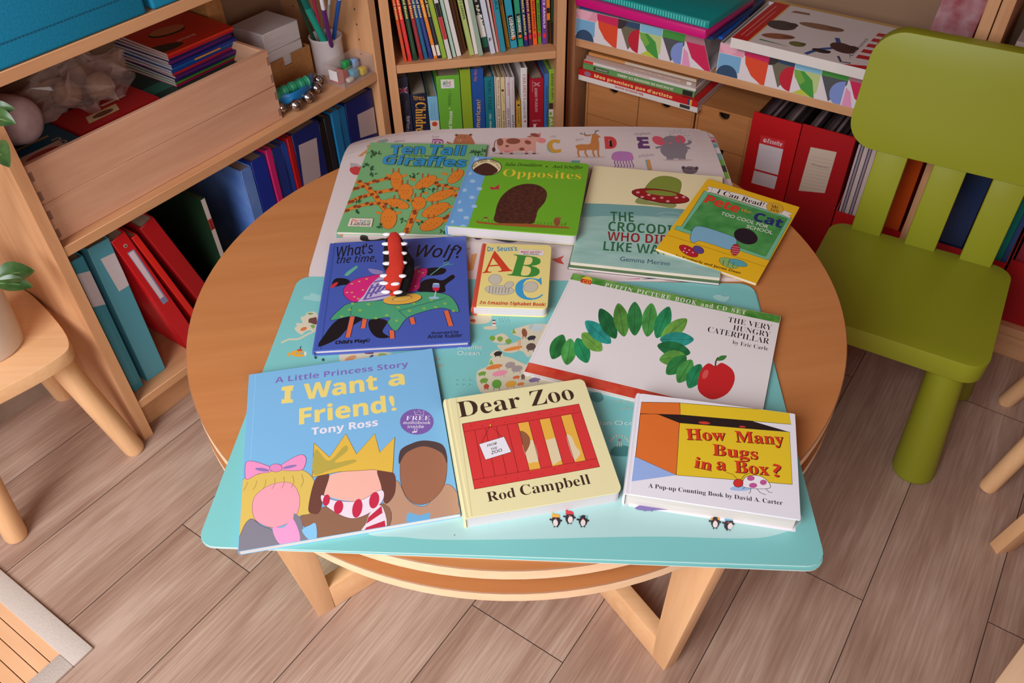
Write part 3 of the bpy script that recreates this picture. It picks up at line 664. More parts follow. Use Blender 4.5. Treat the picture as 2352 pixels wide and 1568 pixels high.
T = thing('table_mat', 'white alphabet animals table mat at the back, the upper of its pair', 'table mat', (0.0362, 1.1765, TZ), math.radians(-1.2), 'white alphabet mats')
mat_shape(T, 'mat', 0.674, 0.462, 0.0019, 0.0031, (226, 210, 208), (226, 214, 212), 0.03, a_droop(3.0, 0.6), alpha_art).build('mat', T)
T = thing('table_mat', 'mat under the alphabet mat showing pink and teal print at its edge', 'table mat', (0.0435, 1.1765, TZ), math.radians(-1.75), 'white alphabet mats')
def under_art(A):
    w, h = 0.337, 0.231; A.c = None
    seq = [(200, 70, 110), (110, 170, 170), (232, 222, 222), (120, 176, 170), (110, 170, 70), (60, 60, 60), (120, 180, 60)]
    for i, c in enumerate(seq): A.rect(w - 0.03, h - 0.03 - 0.022 * i, w, h - 0.052 - 0.022 * i, c)
    for i in range(14): A.rect(-w + 0.08 + 0.035 * i, h - 0.016, -w + 0.1 + 0.035 * i, h, ((190, 70, 120), (40, 30, 34), (90, 130, 60))[i % 3])
    for i in range(14): A.rect(-w, -h + 0.03 + 0.012 * i, -w + 0.012, -h + 0.036 + 0.012 * i, ((40, 30, 34), (196, 140, 70))[i % 2])
mat_shape(T, 'mat', 0.676, 0.4625, 0.0002, 0.0014, (224, 210, 206), (226, 214, 212), 0.03, a_droop(3.0, 0.6), under_art).build('mat', T)
# ================================================================== picture books on the table
WHITEP = mottled((198, 188, 182), (214, 205, 200), 900, 0.8, (0.02, 0.02, 1), name='page_edges')
def book(name, label, x, y, w, h, th, z0, t, kind, cover, spine=None, tilt=(0, 0), back=None, cat='book'):
    T = thing(name, label, cat, (x, y, TZ + z0), (tilt[0], tilt[1], th))
    T.rotation_mode = 'XYZ'
    cov = P(*cover, r=0.3, s=0.5, n='cover') if not hasattr(cover, 'name') else cover
    spn = P(*(spine or cover), r=0.3, s=0.5, n='cover') if not hasattr(cover, 'name') else cover
    bk = P(*(back or cover), r=0.3, s=0.5, n='cover') if not hasattr(cover, 'name') else cover
    x0, x1, y0, y1 = -w / 2, w / 2, -h / 2, h / 2
    mb = MB(); M3 = Matrix.LocRotScale(T.location, T.rotation_euler, None)
    if kind == 'paper':
        ct = 0.0004
        mb.prism(rrect(x0, x1, y0, y1, 0.001, 1), t - ct, t, cov)
        m2 = MB(); m2.prism(rrect(x0, x1, y0, y1, 0.001, 1), 0, ct, bk); m2.build('back_cover', T)
        m2 = MB(); m2.box(x0 - 0.0002, x0 + 0.0006, y0, y1, 0.0002, t - 0.0001, spn); m2.build('spine', T)
        m2 = MB(); m2.box(x0 + 0.0006, x1 - 0.0005, y0 + 0.0006, y1 - 0.0006, ct, t - ct, WHITEP); m2.build('pages', T)
    else:
        ct = 0.0022 if kind == 'hard' else 0.0016; cr = 0.0015 if kind == 'hard' else 0.008; ov = 0.003 if kind == 'hard' else 0.0012
        out = rrect(x0 + 0.008, x1, y0, y1, cr, 5, (0, 1, 1, 0))
        mb.prism(out, t - ct, t, cov)
        m2 = MB(); m2.prism(out, 0, ct, bk); m2.build('back_cover', T, 0.0004, seg=1)
        # spine with a groove at the hinge, slightly rounded
        pr = []
        for i in range(9):
            a = math.pi * (0.5 + i / 8); pr.append((x0 + 0.0035 + 0.0035 * math.cos(a), t / 2 + (t / 2) * math.sin(a)))
        pr = [(x0 + 0.0085, t - 0.0006), (x0 + 0.0065, t - 0.0008)] + pr + [(x0 + 0.0065, 0.0008), (x0 + 0.0085, 0.0006), (x0 + 0.0085, 0.0018), (x0 + 0.003, 0.0022), (x0 + 0.003, t - 0.0022), (x0 + 0.0085, t - 0.0018)]
        m2 = MB(); Mr = Matrix(((1, 0, 0, 0), (0, 0, -1, y1), (0, 1, 0, 0), (0, 0, 0, 1)))
        m2.prism(pr, 0, h, spn, Mr); m2.build('spine', T, smooth=35)
        m2 = MB(); o2 = rrect(x0 + 0.0035, x1 - ov, y0 + ov, y1 - ov, max(0.0008, cr - 0.001), 5, (0, 1, 1, 0))
        if kind == 'board':
            n = max(4, int((t - 2 * ct) / 0.0022)); dz = (t - 2 * ct) / n
            for i in range(n): m2.prism([(px * (1 - 0.0015 * (i % 2)), py * (1 - 0.002 * (i % 2))) for px, py in o2], ct + dz * i, ct + dz * (i + 1) - 0.00012, P(206, 200, 202, r=0.5))
        else: m2.prism(o2, ct, t - ct, WHITEP)
        m2.build('pages', T)
    A = Art(mb, M3, (0, 0, t), r=0.3, s=0.5, n='print'); A.clip = (x0 + (0.0003 if kind == 'paper' else 0.0082), x1 - 0.0004, y0 + 0.0003, y1 - 0.0003)
    return T, A, mb
def fin(T, mb): return mb.build('front_cover', T)
def frame_line(A, w, pts, col=DARK): A.line(list(pts) + [pts[0]], w, col)
# ---- blue picture book, yellow title
T, A, mb = book('picture_book', 'sky blue paperback with a yellow crown on its cover, front left of the table', -0.2032, 0.6452, 0.2406, 0.2714, 0.1712, 0.0034, 0.0062, 'paper', (126, 184, 226))
A.c = c5
A.line([(385, 240), (350, 800), (318, 1455)], 0.5, (158, 206, 242))
A.lines([('A Little Princess Story', (517, 300), (1442, 186), 38)], (128, 110, 184), 'sb')
YL = (236, 214, 124)
A.lines([('I', (563, 438), (642, 428), 108)], YL, 'b', 0.03)
A.rect(563, 330, 642, 352, YL); A.rect(563, 412, 642, 436, YL)
A.lines([('Want', (716, 414), (1230, 342), 104), ('a', (1305, 322), (1418, 308), 98), ('Friend', (684, 586), (1290, 498), 106), ('!', (1325, 492), (1362, 484), 106)], YL, 'sb', 0.016)
A.lines([('Tony Ross', (770, 660), (1232, 594), 48)], (234, 226, 238), 'sb', 0.01)
PU = (124, 96, 168)
A.poly([(1500 + (115 + 3 * (k % 2)) * math.cos(2 * math.pi * k / 60), 568 + (88 + 2 * (k % 2)) * math.sin(2 * math.pi * k / 60)) for k in range(60)], PU)
A.lines([('FREE', (1424, 557), (1590, 556), 29)], (238, 230, 242), 'b', -0.01); A.lines([('audiobook', (1404, 583), (1594, 584), 20), ('inside', (1436, 612), (1548, 611), 20)], (238, 230, 242), 'ss', 0.005)
A.line([(1492, 520), (1480, 490), (1502, 508), (1513, 486), (1527, 507), (1548, 490), (1546, 521), (1492, 520)], 0.5, (238, 230, 242)); A.ell(1475, 640, 8, 5, (238, 230, 242)); A.ell(1492, 638, 8, 5, (238, 230, 242)); A.line([(1482, 640), (1484, 618), (1502, 617), (1499, 638)], 0.7, (238, 230, 242))
# plain shapes in the colours of the lower picture
BN = (146, 106, 84)
A.blob([(1362, 975), (1300, 1110), (1265, 1140), (1290, 1300), (1440, 1280), (1620, 1250), (1800, 1200), (1790, 1150), (1770, 1045), (1690, 1005), (1560, 1150), (1440, 1110)], (190, 148, 122), (110, 84, 76), 0.5)
A.blob([(1440, 1200), (1520, 1215), (1590, 1198), (1570, 1255), (1440, 1275)], (112, 176, 220))
A.blob([(690, 1230), (800, 1190), (900, 1150), (1280, 1140), (1295, 1310), (1050, 1350), (800, 1385), (805, 1290), (740, 1310)], BN, (96, 72, 66), 0.5)
A.blob([(1384, 850), (1396, 755), (1540, 704), (1680, 735), (1708, 850), (1692, 1000), (1620, 1100), (1530, 1142), (1448, 1110), (1392, 1005)], (160, 108, 82), (96, 68, 60), 0.5)
A.blob([(1378, 860), (1386, 770), (1470, 716), (1560, 698), (1670, 722), (1706, 790), (1708, 860), (1672, 785), (1550, 738), (1430, 782)], (84, 66, 66))
A.blob([(285, 985), (400, 932), (570, 893), (700, 900), (780, 960), (798, 1060), (775, 1190), (700, 1216), (640, 1240), (500, 1305), (380, 1250), (330, 1300), (262, 1380), (270, 1180)], (222, 190, 96), (150, 120, 70), 0.5)
A.blob([(372, 1230), (362, 1130), (400, 1060), (500, 1000), (620, 990), (680, 1060), (685, 1160), (640, 1250), (520, 1300), (430, 1280)], (242, 164, 178), (150, 100, 110), 0.5)
for k in range(7): A.line([(330 + 62 * k, 985 - 9 * k), (318 + 66 * k, 1015 - 6 * k), (300 + 66 * k, 1045 - 4 * k)], 0.6, (160, 128, 70), True)
A.blob([(350, 1240), (290, 1320), (268, 1470), (560, 1418), (520, 1330), (420, 1285)], (134, 130, 142), (84, 76, 84), 0.5); A.blob([(650, 1205), (695, 1240), (720, 1330), (755, 1388), (690, 1396), (650, 1290)], (134, 130, 142)); A.blob([(500, 1305), (580, 1300), (642, 1240), (690, 1396), (558, 1420)], (238, 160, 206))
A.blob([(310, 930), (320, 848), (385, 846), (490, 886), (484, 916), (400, 930), (326, 968)], (240, 150, 196), (120, 70, 120), 0.5); A.blob([(560, 870), (680, 800), (730, 812), (726, 870), (690, 905), (562, 902)], (240, 150, 196), (120, 70, 120), 0.5); A.ell(524, 888, 44, 28, (228, 140, 190), 0, 24, (120, 70, 120), 0.5); A.ell(430, 900, 50, 12, (150, 120, 180), 8); A.ell(620, 880, 50, 10, (150, 120, 180), -12)
A.blob([(842, 1050), (890, 945), (1060, 905), (1240, 905), (1256, 1045), (1160, 1105), (1040, 1118), (900, 1090)], (244, 184, 168))
A.blob([(800, 960), (892, 935), (860, 1060), (828, 1190), (780, 1205), (748, 1165)], (112, 70, 60)); A.blob([(1228, 900), (1340, 925), (1352, 1040), (1320, 1112), (1276, 1130), (1252, 1010)], (112, 70, 60))
A.poly([(775, 952), (788, 715), (895, 815), (1008, 652), (1082, 793), (1208, 652), (1243, 782), (1347, 675), (1333, 920), (1200, 900), (960, 915)], (228, 186, 76)); A.line([(775, 952), (788, 715), (895, 815), (1008, 652), (1082, 793), (1208, 652), (1243, 782), (1347, 675), (1333, 920), (1200, 900), (960, 915), (775, 952)], 0.6, (120, 92, 50))
A.blob([(782, 930), (800, 760), (890, 840), (1000, 735), (1018, 770), (930, 850), (1060, 830), (1070, 850), (900, 905)], (186, 166, 76))
A.blob([(842, 1075), (930, 1112), (1100, 1116), (1252, 1040), (1266, 1110), (1180, 1195), (1060, 1238), (950, 1204), (850, 1132)], (238, 222, 232), (120, 80, 90), 0.5)
for x, y, a, b in ((874, 1112, 24, 40), (958, 1160, 32, 48), (1088, 1168, 34, 66), (1205, 1112, 34, 58)): A.ell(x, y, a, b, (200, 50, 78), 12)
A.blob([(1180, 1195), (1256, 1150), (1285, 1305), (1120, 1332), (1150, 1270)], (238, 222, 232)); A.poly([(1165, 1230), (1256, 1150), (1262, 1200), (1150, 1275)], (196, 50, 74)); A.poly([(1150, 1300), (1278, 1252), (1285, 1302), (1130, 1330)], (196, 50, 74))
A.blob([(705, 1320), (760, 1285), (800, 1275), (805, 1380), (755, 1386)], (140, 200, 240))
fin(T, mb)
# ---- cream book with a red crate
T, A, mb = book('board_book', 'cream yellow hardback with a red slatted crate on its cover', 0.0153, 0.6185, 0.1787, 0.1748, 0.1698, 0.0034, 0.0212, 'board', (232, 222, 172), tilt=(0.0045 / 0.175, 0))
A.c = c6; IN = (66, 46, 38)
A.line([(262, 268), (408, 1350)], 1.2, (214, 204, 150))
A.lines([('Dear', (294, 466), (858, 372), 142), ('Zoo', (948, 364), (1338, 298), 138), ('Rod', (553, 1224), (806, 1178), 88), ('Campbell', (852, 1168), (1480, 1060), 92)], IN, 'b', -0.004)
RD = (214, 58, 58); DR = (120, 26, 32)
q = [(320, 522), (1370, 343), (1558, 908), (430, 1110)]; A.poly(q, RD)
YG = (232, 176, 70); CR = (226, 206, 168)
for g in (((820, 518), (918, 503), (1028, 925), (925, 942)), ((1015, 485), (1110, 470), (1228, 888), (1130, 907)), ((1207, 452), (1303, 435), (1432, 850), (1333, 870))): A.poly(g, YG)
A.blob([(862, 690), (930, 668), (968, 690), (1008, 850), (960, 866), (912, 864)], CR); A.blob([(836, 600), (880, 594), (925, 640), (930, 700), (900, 766), (884, 766)], (150, 92, 62))
A.poly([(1072, 668), (1160, 646), (1214, 845), (1140, 895), (1118, 840)], CR); A.blob([(1258, 630), (1305, 640), (1340, 720), (1384, 780), (1350, 838), (1318, 830)], CR)
for a, b in (((335, 593), (1390, 415)), ((415, 1028), (1528, 835)), ((432, 578), (515, 1012)), ((530, 562), (617, 995)), ((627, 548), (720, 975)), ((725, 533), (825, 960)), ((820, 518), (925, 942)), ((918, 503), (1028, 925)), ((1015, 485), (1130, 907)), ((1110, 470), (1228, 888)), ((1207, 452), (1333, 870)), ((1303, 435), (1432, 850))): A.line([a, b], 0.55, DR)
frame_line(A, 0.7, q, DR)
for k in range(10):
    t = (k + 0.5) / 10; A.ell(345 + 1030 * t, 560 - 178 * t + (10 if k % 2 else -12), 4, 4, DR, 0, 8); A.ell(440 + 1090 * t, 1070 - 195 * t + (12 if k % 2 else -12), 4, 4, DR, 0, 8)
A.line([(495, 690), (572, 535), (672, 636)], 0.5, DR); A.poly([(470, 705), (697, 637), (762, 775), (530, 846)], (232, 228, 236)); frame_line(A, 0.6, [(470, 705), (697, 637), (762, 775), (530, 846)], IN); A.ell(572, 535, 10, 9, (224, 190, 70), 0, 14, DR, 0.4)
A.lines([('FROM', (547, 732), (636, 704), 23), ('THE', (584, 762), (642, 744), 22), ('ZOO', (584, 798), (684, 768), 28)], DARK, 'si', 0.01)
fin(T, mb)
# ---- white book with the yellow box
T, A, mb = book('pop_up_book', 'white hardback with a yellow and orange box on its cover, front right', 0.2263, 0.5955, 0.1893, 0.1494, -0.2183, 0.0034, 0.0256, 'hard', (234, 230, 238), tilt=(0.0045 / 0.15, 0))
A.c = c7
OG = (222, 114, 48); YB = (230, 196, 44)
A.line([(248, 140), (152, 965)], 1.0, (206, 200, 210)); A.poly([(160, 600), (205, 645), (523, 787), (180, 835), (120, 832)], (152, 178, 230))
A.blob([(950, 885), (1040, 860), (1110, 890), (1060, 910), (960, 905)], (170, 196, 236))
A.poly([(235, 215), (548, 220), (556, 315), (237, 305)], OG); A.poly([(550, 222), (1405, 290), (1421, 390), (556, 315)], YB); A.poly([(240, 308), (372, 308), (548, 378), (523, 787), (203, 642)], OG); A.poly([(372, 308), (556, 315), (1110, 362), (1400, 447), (548, 378)], (42, 30, 28)); A.poly([(548, 378), (1410, 450), (1431, 860), (523, 787)], YB)
for pl in ([(235, 215), (548, 220), (556, 315), (237, 305)], [(550, 222), (1405, 290), (1421, 390), (556, 315)], [(240, 308), (372, 308), (548, 378), (523, 787), (203, 642)], [(548, 378), (1410, 450), (1431, 860), (523, 787)]): frame_line(A, 0.6, pl)
A.ell(742, 378, 46, 11, (206, 60, 48), 5); A.ell(1040, 408, 26, 7, (206, 60, 48), 5)
rows = [('How', (604, 508), (914, 516), 84), ('Many', (988, 526), (1368, 548), 84), ('Bugs', (808, 628), (1162, 664), 84), ('in', (660, 724), (796, 752), 84), ('a', (836, 742), (912, 752), 92), ('Box', (982, 764), (1250, 788), 90), ('?', (1284, 796), (1352, 802), 96)]
A.lines([(t, (a[0] + 6, a[1] + 4), (b[0] + 6, b[1] + 4), h) for t, a, b, h in rows], (60, 24, 20), 'b', 0.008); A.lines(rows, (214, 60, 36), 'b', 0.004)
for pts in ([(1110, 880), (1100, 925), (1088, 930)], [(1150, 890), (1180, 925), (1225, 942)], [(1190, 890), (1210, 880), (1250, 922), (1275, 922)], [(1060, 885), (1040, 895)], [(1003, 822), (965, 782), (912, 764)], [(1030, 822), (1060, 785), (1120, 765)]): A.line(pts, 0.5, DARK)
A.blob([(1042, 872), (1056, 812), (1110, 790), (1180, 796), (1236, 832), (1258, 886), (1170, 894), (1090, 888)], (240, 236, 240), DARK, 0.5); A.ell(1106, 812, 30, 20, (196, 90, 150)); A.ell(1204, 844, 27, 21, (196, 90, 150)); A.ell(1124, 868, 32, 20, (196, 90, 150)); A.ell(1008, 850, 38, 32, (214, 54, 48), 0, 20, DARK, 0.5)
A.lines([('A Pop-up Counting Book by David A. Carter', (303, 884), (1356, 1022), 33)], DARK, 'b', -0.008)
fin(T, mb)
# ---- landscape book, leaf garland
T, A, mb = book('picture_book', 'wide white landscape paperback with a green strip and leafy green arch', 0.1942, 0.799, 0.301, 0.2179, -0.3672, 0.0034, 0.0058, 'paper', (236, 228, 228))
gm = mottled((52, 128, 44), (120, 176, 84), 60, 0.3, name='painted_green', s=0.5); rm = mottled((204, 52, 40), (222, 92, 66), 60, 0.3, name='painted_red', s=0.5)
A.c = None; A.rect(-0.1505, -0.109, 0.1505, -0.0905, rm); A.rect(-0.1505, 0.0935, 0.1505, 0.109, gm)
A.c = c4
A.line([(465, 165), (130, 850)], 0.4, (214, 204, 204)); A.ell(597, 155, 44, 32, (236, 192, 60)); A.poly([(553, 140), (637, 158), (630, 192), (546, 172)], (206, 52, 44)); A.lines([('CD', (562, 172), (622, 184), 22)], (236, 192, 60), 'ss', 0.01)
A.lines([('PUFFIN', (742, 206), (965, 250), 32), ('PICTURE', (1003, 258), (1278, 313), 34), ('BOOK', (1317, 322), (1492, 358), 36), ('and', (1530, 366), (1628, 384), 34), ('CD', (1660, 390), (1742, 406), 34), ('SET', (1780, 414), (1898, 436), 34)], (236, 232, 222), 'b', 0.0, sp=1.25)
A.lines([('THE VERY', (1752, 496), (2110, 565), 44), ('HUNGRY', (1792, 562), (2098, 622), 44), ('CATERPILLAR', (1584, 576), (2088, 678), 46), ('by Eric Carle', (1790, 676), (2080, 731), 32)], (34, 28, 30), 'b', -0.012)
path = [(360, 700), (450, 740), (560, 730), (640, 660), (690, 580), (770, 510), (880, 480), (990, 470), (1110, 480), (1220, 500), (1310, 560), (1335, 640), (1310, 720), (1300, 790), (1330, 850), (1400, 900), (1480, 940)]
greens = [(34, 100, 50), (60, 128, 60), (26, 112, 70), (90, 136, 56), (30, 120, 110), (22, 86, 48), (70, 120, 50)]
for k, (x, y) in enumerate(path):
    a = path[max(0, k - 1)]; b = path[min(len(path) - 1, k + 1)]; tx, ty = b[0] - a[0], b[1] - a[1]; L_ = math.hypot(tx, ty); nx, ny = -ty / L_, tx / L_; tx /= L_; ty /= L_
    ln = 132 if 3 < k < 13 else 104
    pts = [(x + nx * ln * u + tx * wv, y + ny * ln * u + ty * wv) for u, wv in ((-1.05, 0), (-0.6, 46), (0, 62), (0.6, 46), (1.05, 0), (0.6, -46), (0, -62), (-0.6, -46))]
    A.blob(pts, mottled(greens[k % 7], tuple(min(255, int(c * 1.35 + 8)) for c in greens[k % 7]), 90, 0.3, (1, 0.4, 1), name='leaf_print%d' % (k % 7), s=0.5))
    A.line([(x - nx * ln * 0.9, y - ny * ln * 0.9), (x + nx * ln * 0.9, y + ny * ln * 0.9)], 0.5, (24, 74, 40))
A.blob([(1505, 1030), (1530, 900), (1590, 836), (1650, 858), (1705, 832), (1790, 890), (1806, 980), (1750, 1080), (1640, 1130), (1550, 1100)], (206, 40, 44))
A.line([(1650, 862), (1654, 820), (1672, 786)], 1.8, (96, 62, 40), True); A.blob([(1662, 812), (1690, 776), (1742, 774), (1716, 808)], (60, 128, 60)); A.ell(1568, 925, 22, 40, (224, 92, 88), 25)
fin(T, mb)
# ---- dark blue book with the felt puppet
T, A, mb = book('puppet_book', 'dark blue hardback with a red and black felt puppet snout', -0.1684, 0.9229, 0.2127, 0.2425, 0.0476, 0.0034, 0.0101, 'hard', (72, 92, 176))
A.c = c3; BK = (30, 24, 28); NV = (42, 40, 92)
A.line([(462, 128), (345, 1005)], 2.0, (60, 78, 154))
A.lines([("What's", (478, 250), (778, 214), 82), ('the time,', (472, 302), (800, 284), 56), ('Mr', (950, 218), (1080, 208), 62), ('Wolf?', (1118, 246), (1484, 258), 98)], BK, 'si', 0.008)
A.blob([(435, 470), (470, 425), (560, 430), (590, 470), (520, 480), (450, 495)], BK); A.blob([(1205, 350), (1290, 335), (1370, 350), (1340, 390), (1220, 400)], BK)
A.blob([(1140, 530), (1175, 450), (1260, 425), (1340, 440), (1420, 395), (1440, 420), (1365, 480), (1350, 540)], BK)
A.blob([(320, 985), (380, 880), (460, 780), (560, 735), (700, 745), (640, 790), (560, 840), (480, 920)], BK); A.blob([(740, 770), (830, 755), (890, 780), (850, 860), (905, 905), (810, 910), (748, 850)], BK)
A.blob([(528, 520), (610, 440), (760, 402), (850, 392), (1000, 425), (1060, 372), (1205, 340), (1208, 400), (1165, 432), (1125, 525), (860, 560), (640, 616), (560, 590)], (214, 44, 122), NV, 0.8)
for x, y in ((600, 470), (660, 450), (720, 430), (600, 540), (650, 590), (690, 520), (560, 540), (1090, 400), (1150, 370), (1080, 460), (1120, 490), (1180, 380), (620, 575)): A.ell(x, y, 11, 5, (216, 180, 90), -10, 8)
A.blob([(735, 345), (850, 365), (840, 390), (770, 385)], (150, 136, 190)); A.blob([(1060, 350), (1160, 322), (1120, 355), (1050, 380)], (150, 136, 190))
cl = [(860, 398), (760, 470), (700, 560), (655, 622), (860, 592), (1020, 530), (1055, 450), (1000, 400)]; A.blob(cl, (196, 182, 214))
for k in range(7): A.line([(700 + 46 * k, 560 - 24 * k + 40), (770 + 46 * k, 470 - 10 * k + 6)], 3.0, (104, 84, 160))
for k in range(4): A.line([(690 + 30 * k, 600 - 48 * k), (1000 - 0 * k, 540 - 44 * k)], 3.0, (118, 98, 170))
A.poly([(535, 402), (560, 372), (640, 318), (648, 336), (566, 405)], (100, 178, 150)); A.line([(1240, 400), (1330, 330), (1400, 296)], 1.6, (100, 170, 150)); A.line([(1350, 318), (1430, 308)], 1.2, (100, 170, 150)); A.line([(1345, 310), (1380, 284)], 1.2, (100, 170, 150)); A.ell(455, 480, 38, 13, (206, 50, 60), -35)
OL = (224, 106, 66)
for pts in ([(605, 735), (565, 908)], [(706, 755), (690, 834)], [(925, 850), (930, 918)], [(1088, 745), (1102, 800)], [(1370, 690), (1410, 815)]): A.line(pts, 8.0, NV); A.line(pts, 6.2, OL)
A.blob([(425, 768), (500, 680), (590, 628), (860, 602), (1030, 560), (1190, 535), (1400, 568), (1475, 700), (1340, 668), (1180, 700), (1050, 752), (962, 856), (892, 790), (905, 745), (740, 762), (600, 735)], (76, 160, 116), NV, 0.9)
A.line([(590, 728), (590, 690), (600, 655)], 0.7, NV); A.line([(985, 690), (1365, 588)], 0.8, NV); A.line([(985, 690), (1045, 750)], 0.7, NV)
for x, y in ((605, 630), (735, 635), (665, 685), (515, 735), (580, 680), (795, 750), (885, 725), (965, 770), (980, 660), (1105, 630), (1070, 690), (1190, 668), (1285, 660), (1360, 630), (1430, 690), (1250, 600)):
    A.line([(x + 13 * math.cos(t) * (1 - t / 14), y + 9 * math.sin(t) * (1 - t / 14)) for t in [0.7 * k for k in range(14)]], 1.0, (160, 190, 70))
A.ell(1015, 597, 162, 44, NV, -6); A.ell(1012, 594, 158, 42, (230, 172, 70), -6); A.ell(1010, 590, 82, 22, NV, -8); A.ell(1010, 591, 78, 19, (236, 184, 86), -8)
A.ell(1270, 585, 44, 11, (150, 190, 214)); A.line([(1288, 530), (1275, 582)], 1.6, (190, 210, 220)); A.poly([(1258, 500), (1318, 500), (1310, 525), (1288, 533), (1266, 525)], (206, 36, 70)); A.poly([(1262, 470), (1316, 468), (1318, 500), (1258, 500)], (130, 150, 200)); A.ell(1289, 470, 26, 6, (186, 206, 226))
A.lines([("Child's Play®", (462, 964), (746, 946), 26)], BK, 'sb', 0.02); A.lines([('illustrated by', (1250, 884), (1474, 872), 20), ('Annie Kubler', (1218, 918), (1502, 906), 30)], BK, 'ss', 0.008)
fin(T, mb)
M3 = mat_of(T); MI = M3.inverted()
def wl(q, dz): return MI @ on_z(q, TZ + 0.0135 + dz)
felt = mottled((18, 15, 17), (32, 28, 30), 500, 0.9, bump=0.3, name='black_felt', s=0.2); rfelt = mottled((192, 48, 36), (202, 58, 42), 500, 0.85, bump=0.08, name='red_felt', s=0.2)
pb = MB()
sp_ = [(wl((918, 674), 0.010), 0.011), (wl((918, 655), 0.013), 0.016), (wl((920, 628), 0.015), 0.020), (wl((916, 606), 0.018), 0.023), (wl((910, 586), 0.021), 0.019), (wl((906, 566), 0.026), 0.016), (wl((904, 548), 0.031), 0.012), (wl((904, 541), 0.034), 0.006)]
pb.tube([p for p, r in sp_], [r for p, r in sp_], felt, 18, flat=0.62); pu = pb.build('puppet', T, smooth=60)
rb = MB(); rs = [(wl((903, 678), 0.018), 0.004), (wl((902, 664), 0.0215), 0.010), (wl((903, 640), 0.026), 0.0135), (wl((906, 622), 0.0295), 0.0125), (wl((911, 612), 0.032), 0.0115), (wl((910, 590), 0.034), 0.0105), (wl((907, 566), 0.0372), 0.0105), (wl((905, 545), 0.0412), 0.0095), (wl((904, 535), 0.0425), 0.005)]
rb.tube([p for p, r in rs], [r for p, r in rs], rfelt, 14, flat=0.42); ro = rb.build('tongue', pu, smooth=60, label='red felt mouth lining of the puppet')
tm = P(232, 226, 230, r=0.5)
for k, q in enumerate([(889, 538), (923, 538), (887, 560), (926, 560), (889, 580), (925, 582), (889, 605), (925, 604), (883, 633), (923, 634), (882, 650), (908, 652), (886, 670), (914, 671)]):
    t = (678 - q[1]) / 145.0; mb2 = MB(); c = wl(q, 0.0235 + 0.017 * t); mb2.ball((0, 0, 0), 0.006, tm, 12, (1.15, 0.55, 0.45), Matrix.Translation(c) @ Matrix.Rotation(0.15 if k % 2 else -0.1, 4, 'Z')); mb2.build('tooth', pu, smooth=60)
# ---- small alphabet board book
T, A, mb = book('board_book', 'small pale yellow board book with big letters A B C', 0.0036, 0.9412, 0.1076, 0.1482, -0.0922, 0.0034, 0.0166, 'board', (240, 222, 140), spine=(214, 84, 60))
A.c = c3
A.lines([("Dr. Seuss's", (1708, 204), (1952, 198), 38)], (70, 144, 196), 'sb', 0.005); A.poly([(1968, 186), (2172, 194), (2167, 238), (1964, 229)], (236, 228, 226)); frame_line(A, 0.3, [(1968, 186), (2172, 194), (2167, 238), (1964, 229)], (120, 90, 80))
A.lines([('BRIGHT and EARLY', (1982, 216), (2152, 218), 17)], (204, 48, 44), 'sb', 0.01); A.lines([('Board Books', (2004, 229), (2130, 233), 12)], (70, 120, 170), 'sb', 0.01)
A.lines([('A', (1668, 382), (1914, 364), 168)], (216, 68, 42), 'b', 0.0); A.text('B', (1872, 398), (2124, 424), 176, (68, 146, 60), 'b', 0.0); A.text('C', (1938, 600), (2168, 594), 172, (64, 160, 210), 'b', 0.0)
GW = (206, 198, 180); G2 = (120, 112, 108)
for x, y, a, b, r in ((1772, 432, 54, 42, 0), (1808, 520, 120, 40, 4), (1886, 478, 40, 26, -20), (2064, 494, 60, 44, -10)): A.ell(x, y, a, b, GW, r, 20, G2, 0.5)
for k in range(7): A.line([(1730 + 26 * k, 490 + 2 * k), (1722 + 26 * k, 545)], 0.8, G2)
A.lines([('An Amazing Alphabet Book!', (1642, 634), (2186, 652), 26)], (208, 60, 46), 'sb', 0.01)
fin(T, mb)
# ---- giraffe paperback
T, A, mb = book('picture_book', 'green paperback crowded with orange spotted giraffe shapes', -0.1554, 1.2076, 0.2162, 0.2819, -0.0842, 0.0034, 0.0046, 'paper', (122, 180, 122))
A.c = c1; GO = (230, 132, 46); GS = (142, 66, 38); LG = (36, 84, 52)
def band(pts, w):
    A.line(pts, w + 1.0, (84, 48, 34), True); A.line(pts, w, GO, True); s_ = spl(pts, 8, False)
    for k in range(2, len(s_) - 1, 3): A.ell(s_[k][0] + (-9 if k % 2 else 9), s_[k][1] + (9 if k % 2 else -9), 22, 14, GS, -20, 9)
band([(345, 900), (470, 850), (620, 815), (790, 810)], 9); band([(390, 820), (520, 760), (700, 705), (900, 680)], 10); band([(440, 690), (560, 640), (680, 600), (830, 570)], 8); band([(490, 600), (610, 680), (700, 790), (780, 900)], 9); band([(950, 1115), (1000, 1000), (1045, 890), (1070, 810)], 10); band([(1220, 625), (1330, 650), (1500, 690)], 7); band([(1330, 700), (1430, 745), (1500, 790)], 7); band([(1300, 980), (1400, 900)], 7)
for x, y, a, b, r in ((872, 600, 58, 88, -8), (1150, 615, 112, 50, -28), (1430, 560, 92, 46, -40), (955, 705, 70, 78, 10), (1290, 740, 140, 44, -18), (1080, 812, 70, 62, -8), (880, 818, 112, 44, 16), (795, 960, 78, 100, 8), (1240, 878, 140, 56, -22), (1205, 1010, 120, 56, -22)):
    A.ell(x, y, a, b, GO, r, 22, (84, 48, 34), 0.5)
    for s_ in (-1, 1): A.line([(x - 10 + 26 * s_, y - b * 0.9), (x - 6 + 26 * s_, y - b * 0.9 - 40)], 2.4, (190, 90, 40)); A.ell(x + s_ * (a + 26) * 0.9, y - b * 0.55, 30, 12, GO, -15 * s_, 12)
    for k in range(5): A.ell(x - a * 0.5 + a * 0.22 * k, y + b * (0.2 if k % 2 else -0.15), 5, 4, GS, 0, 7)
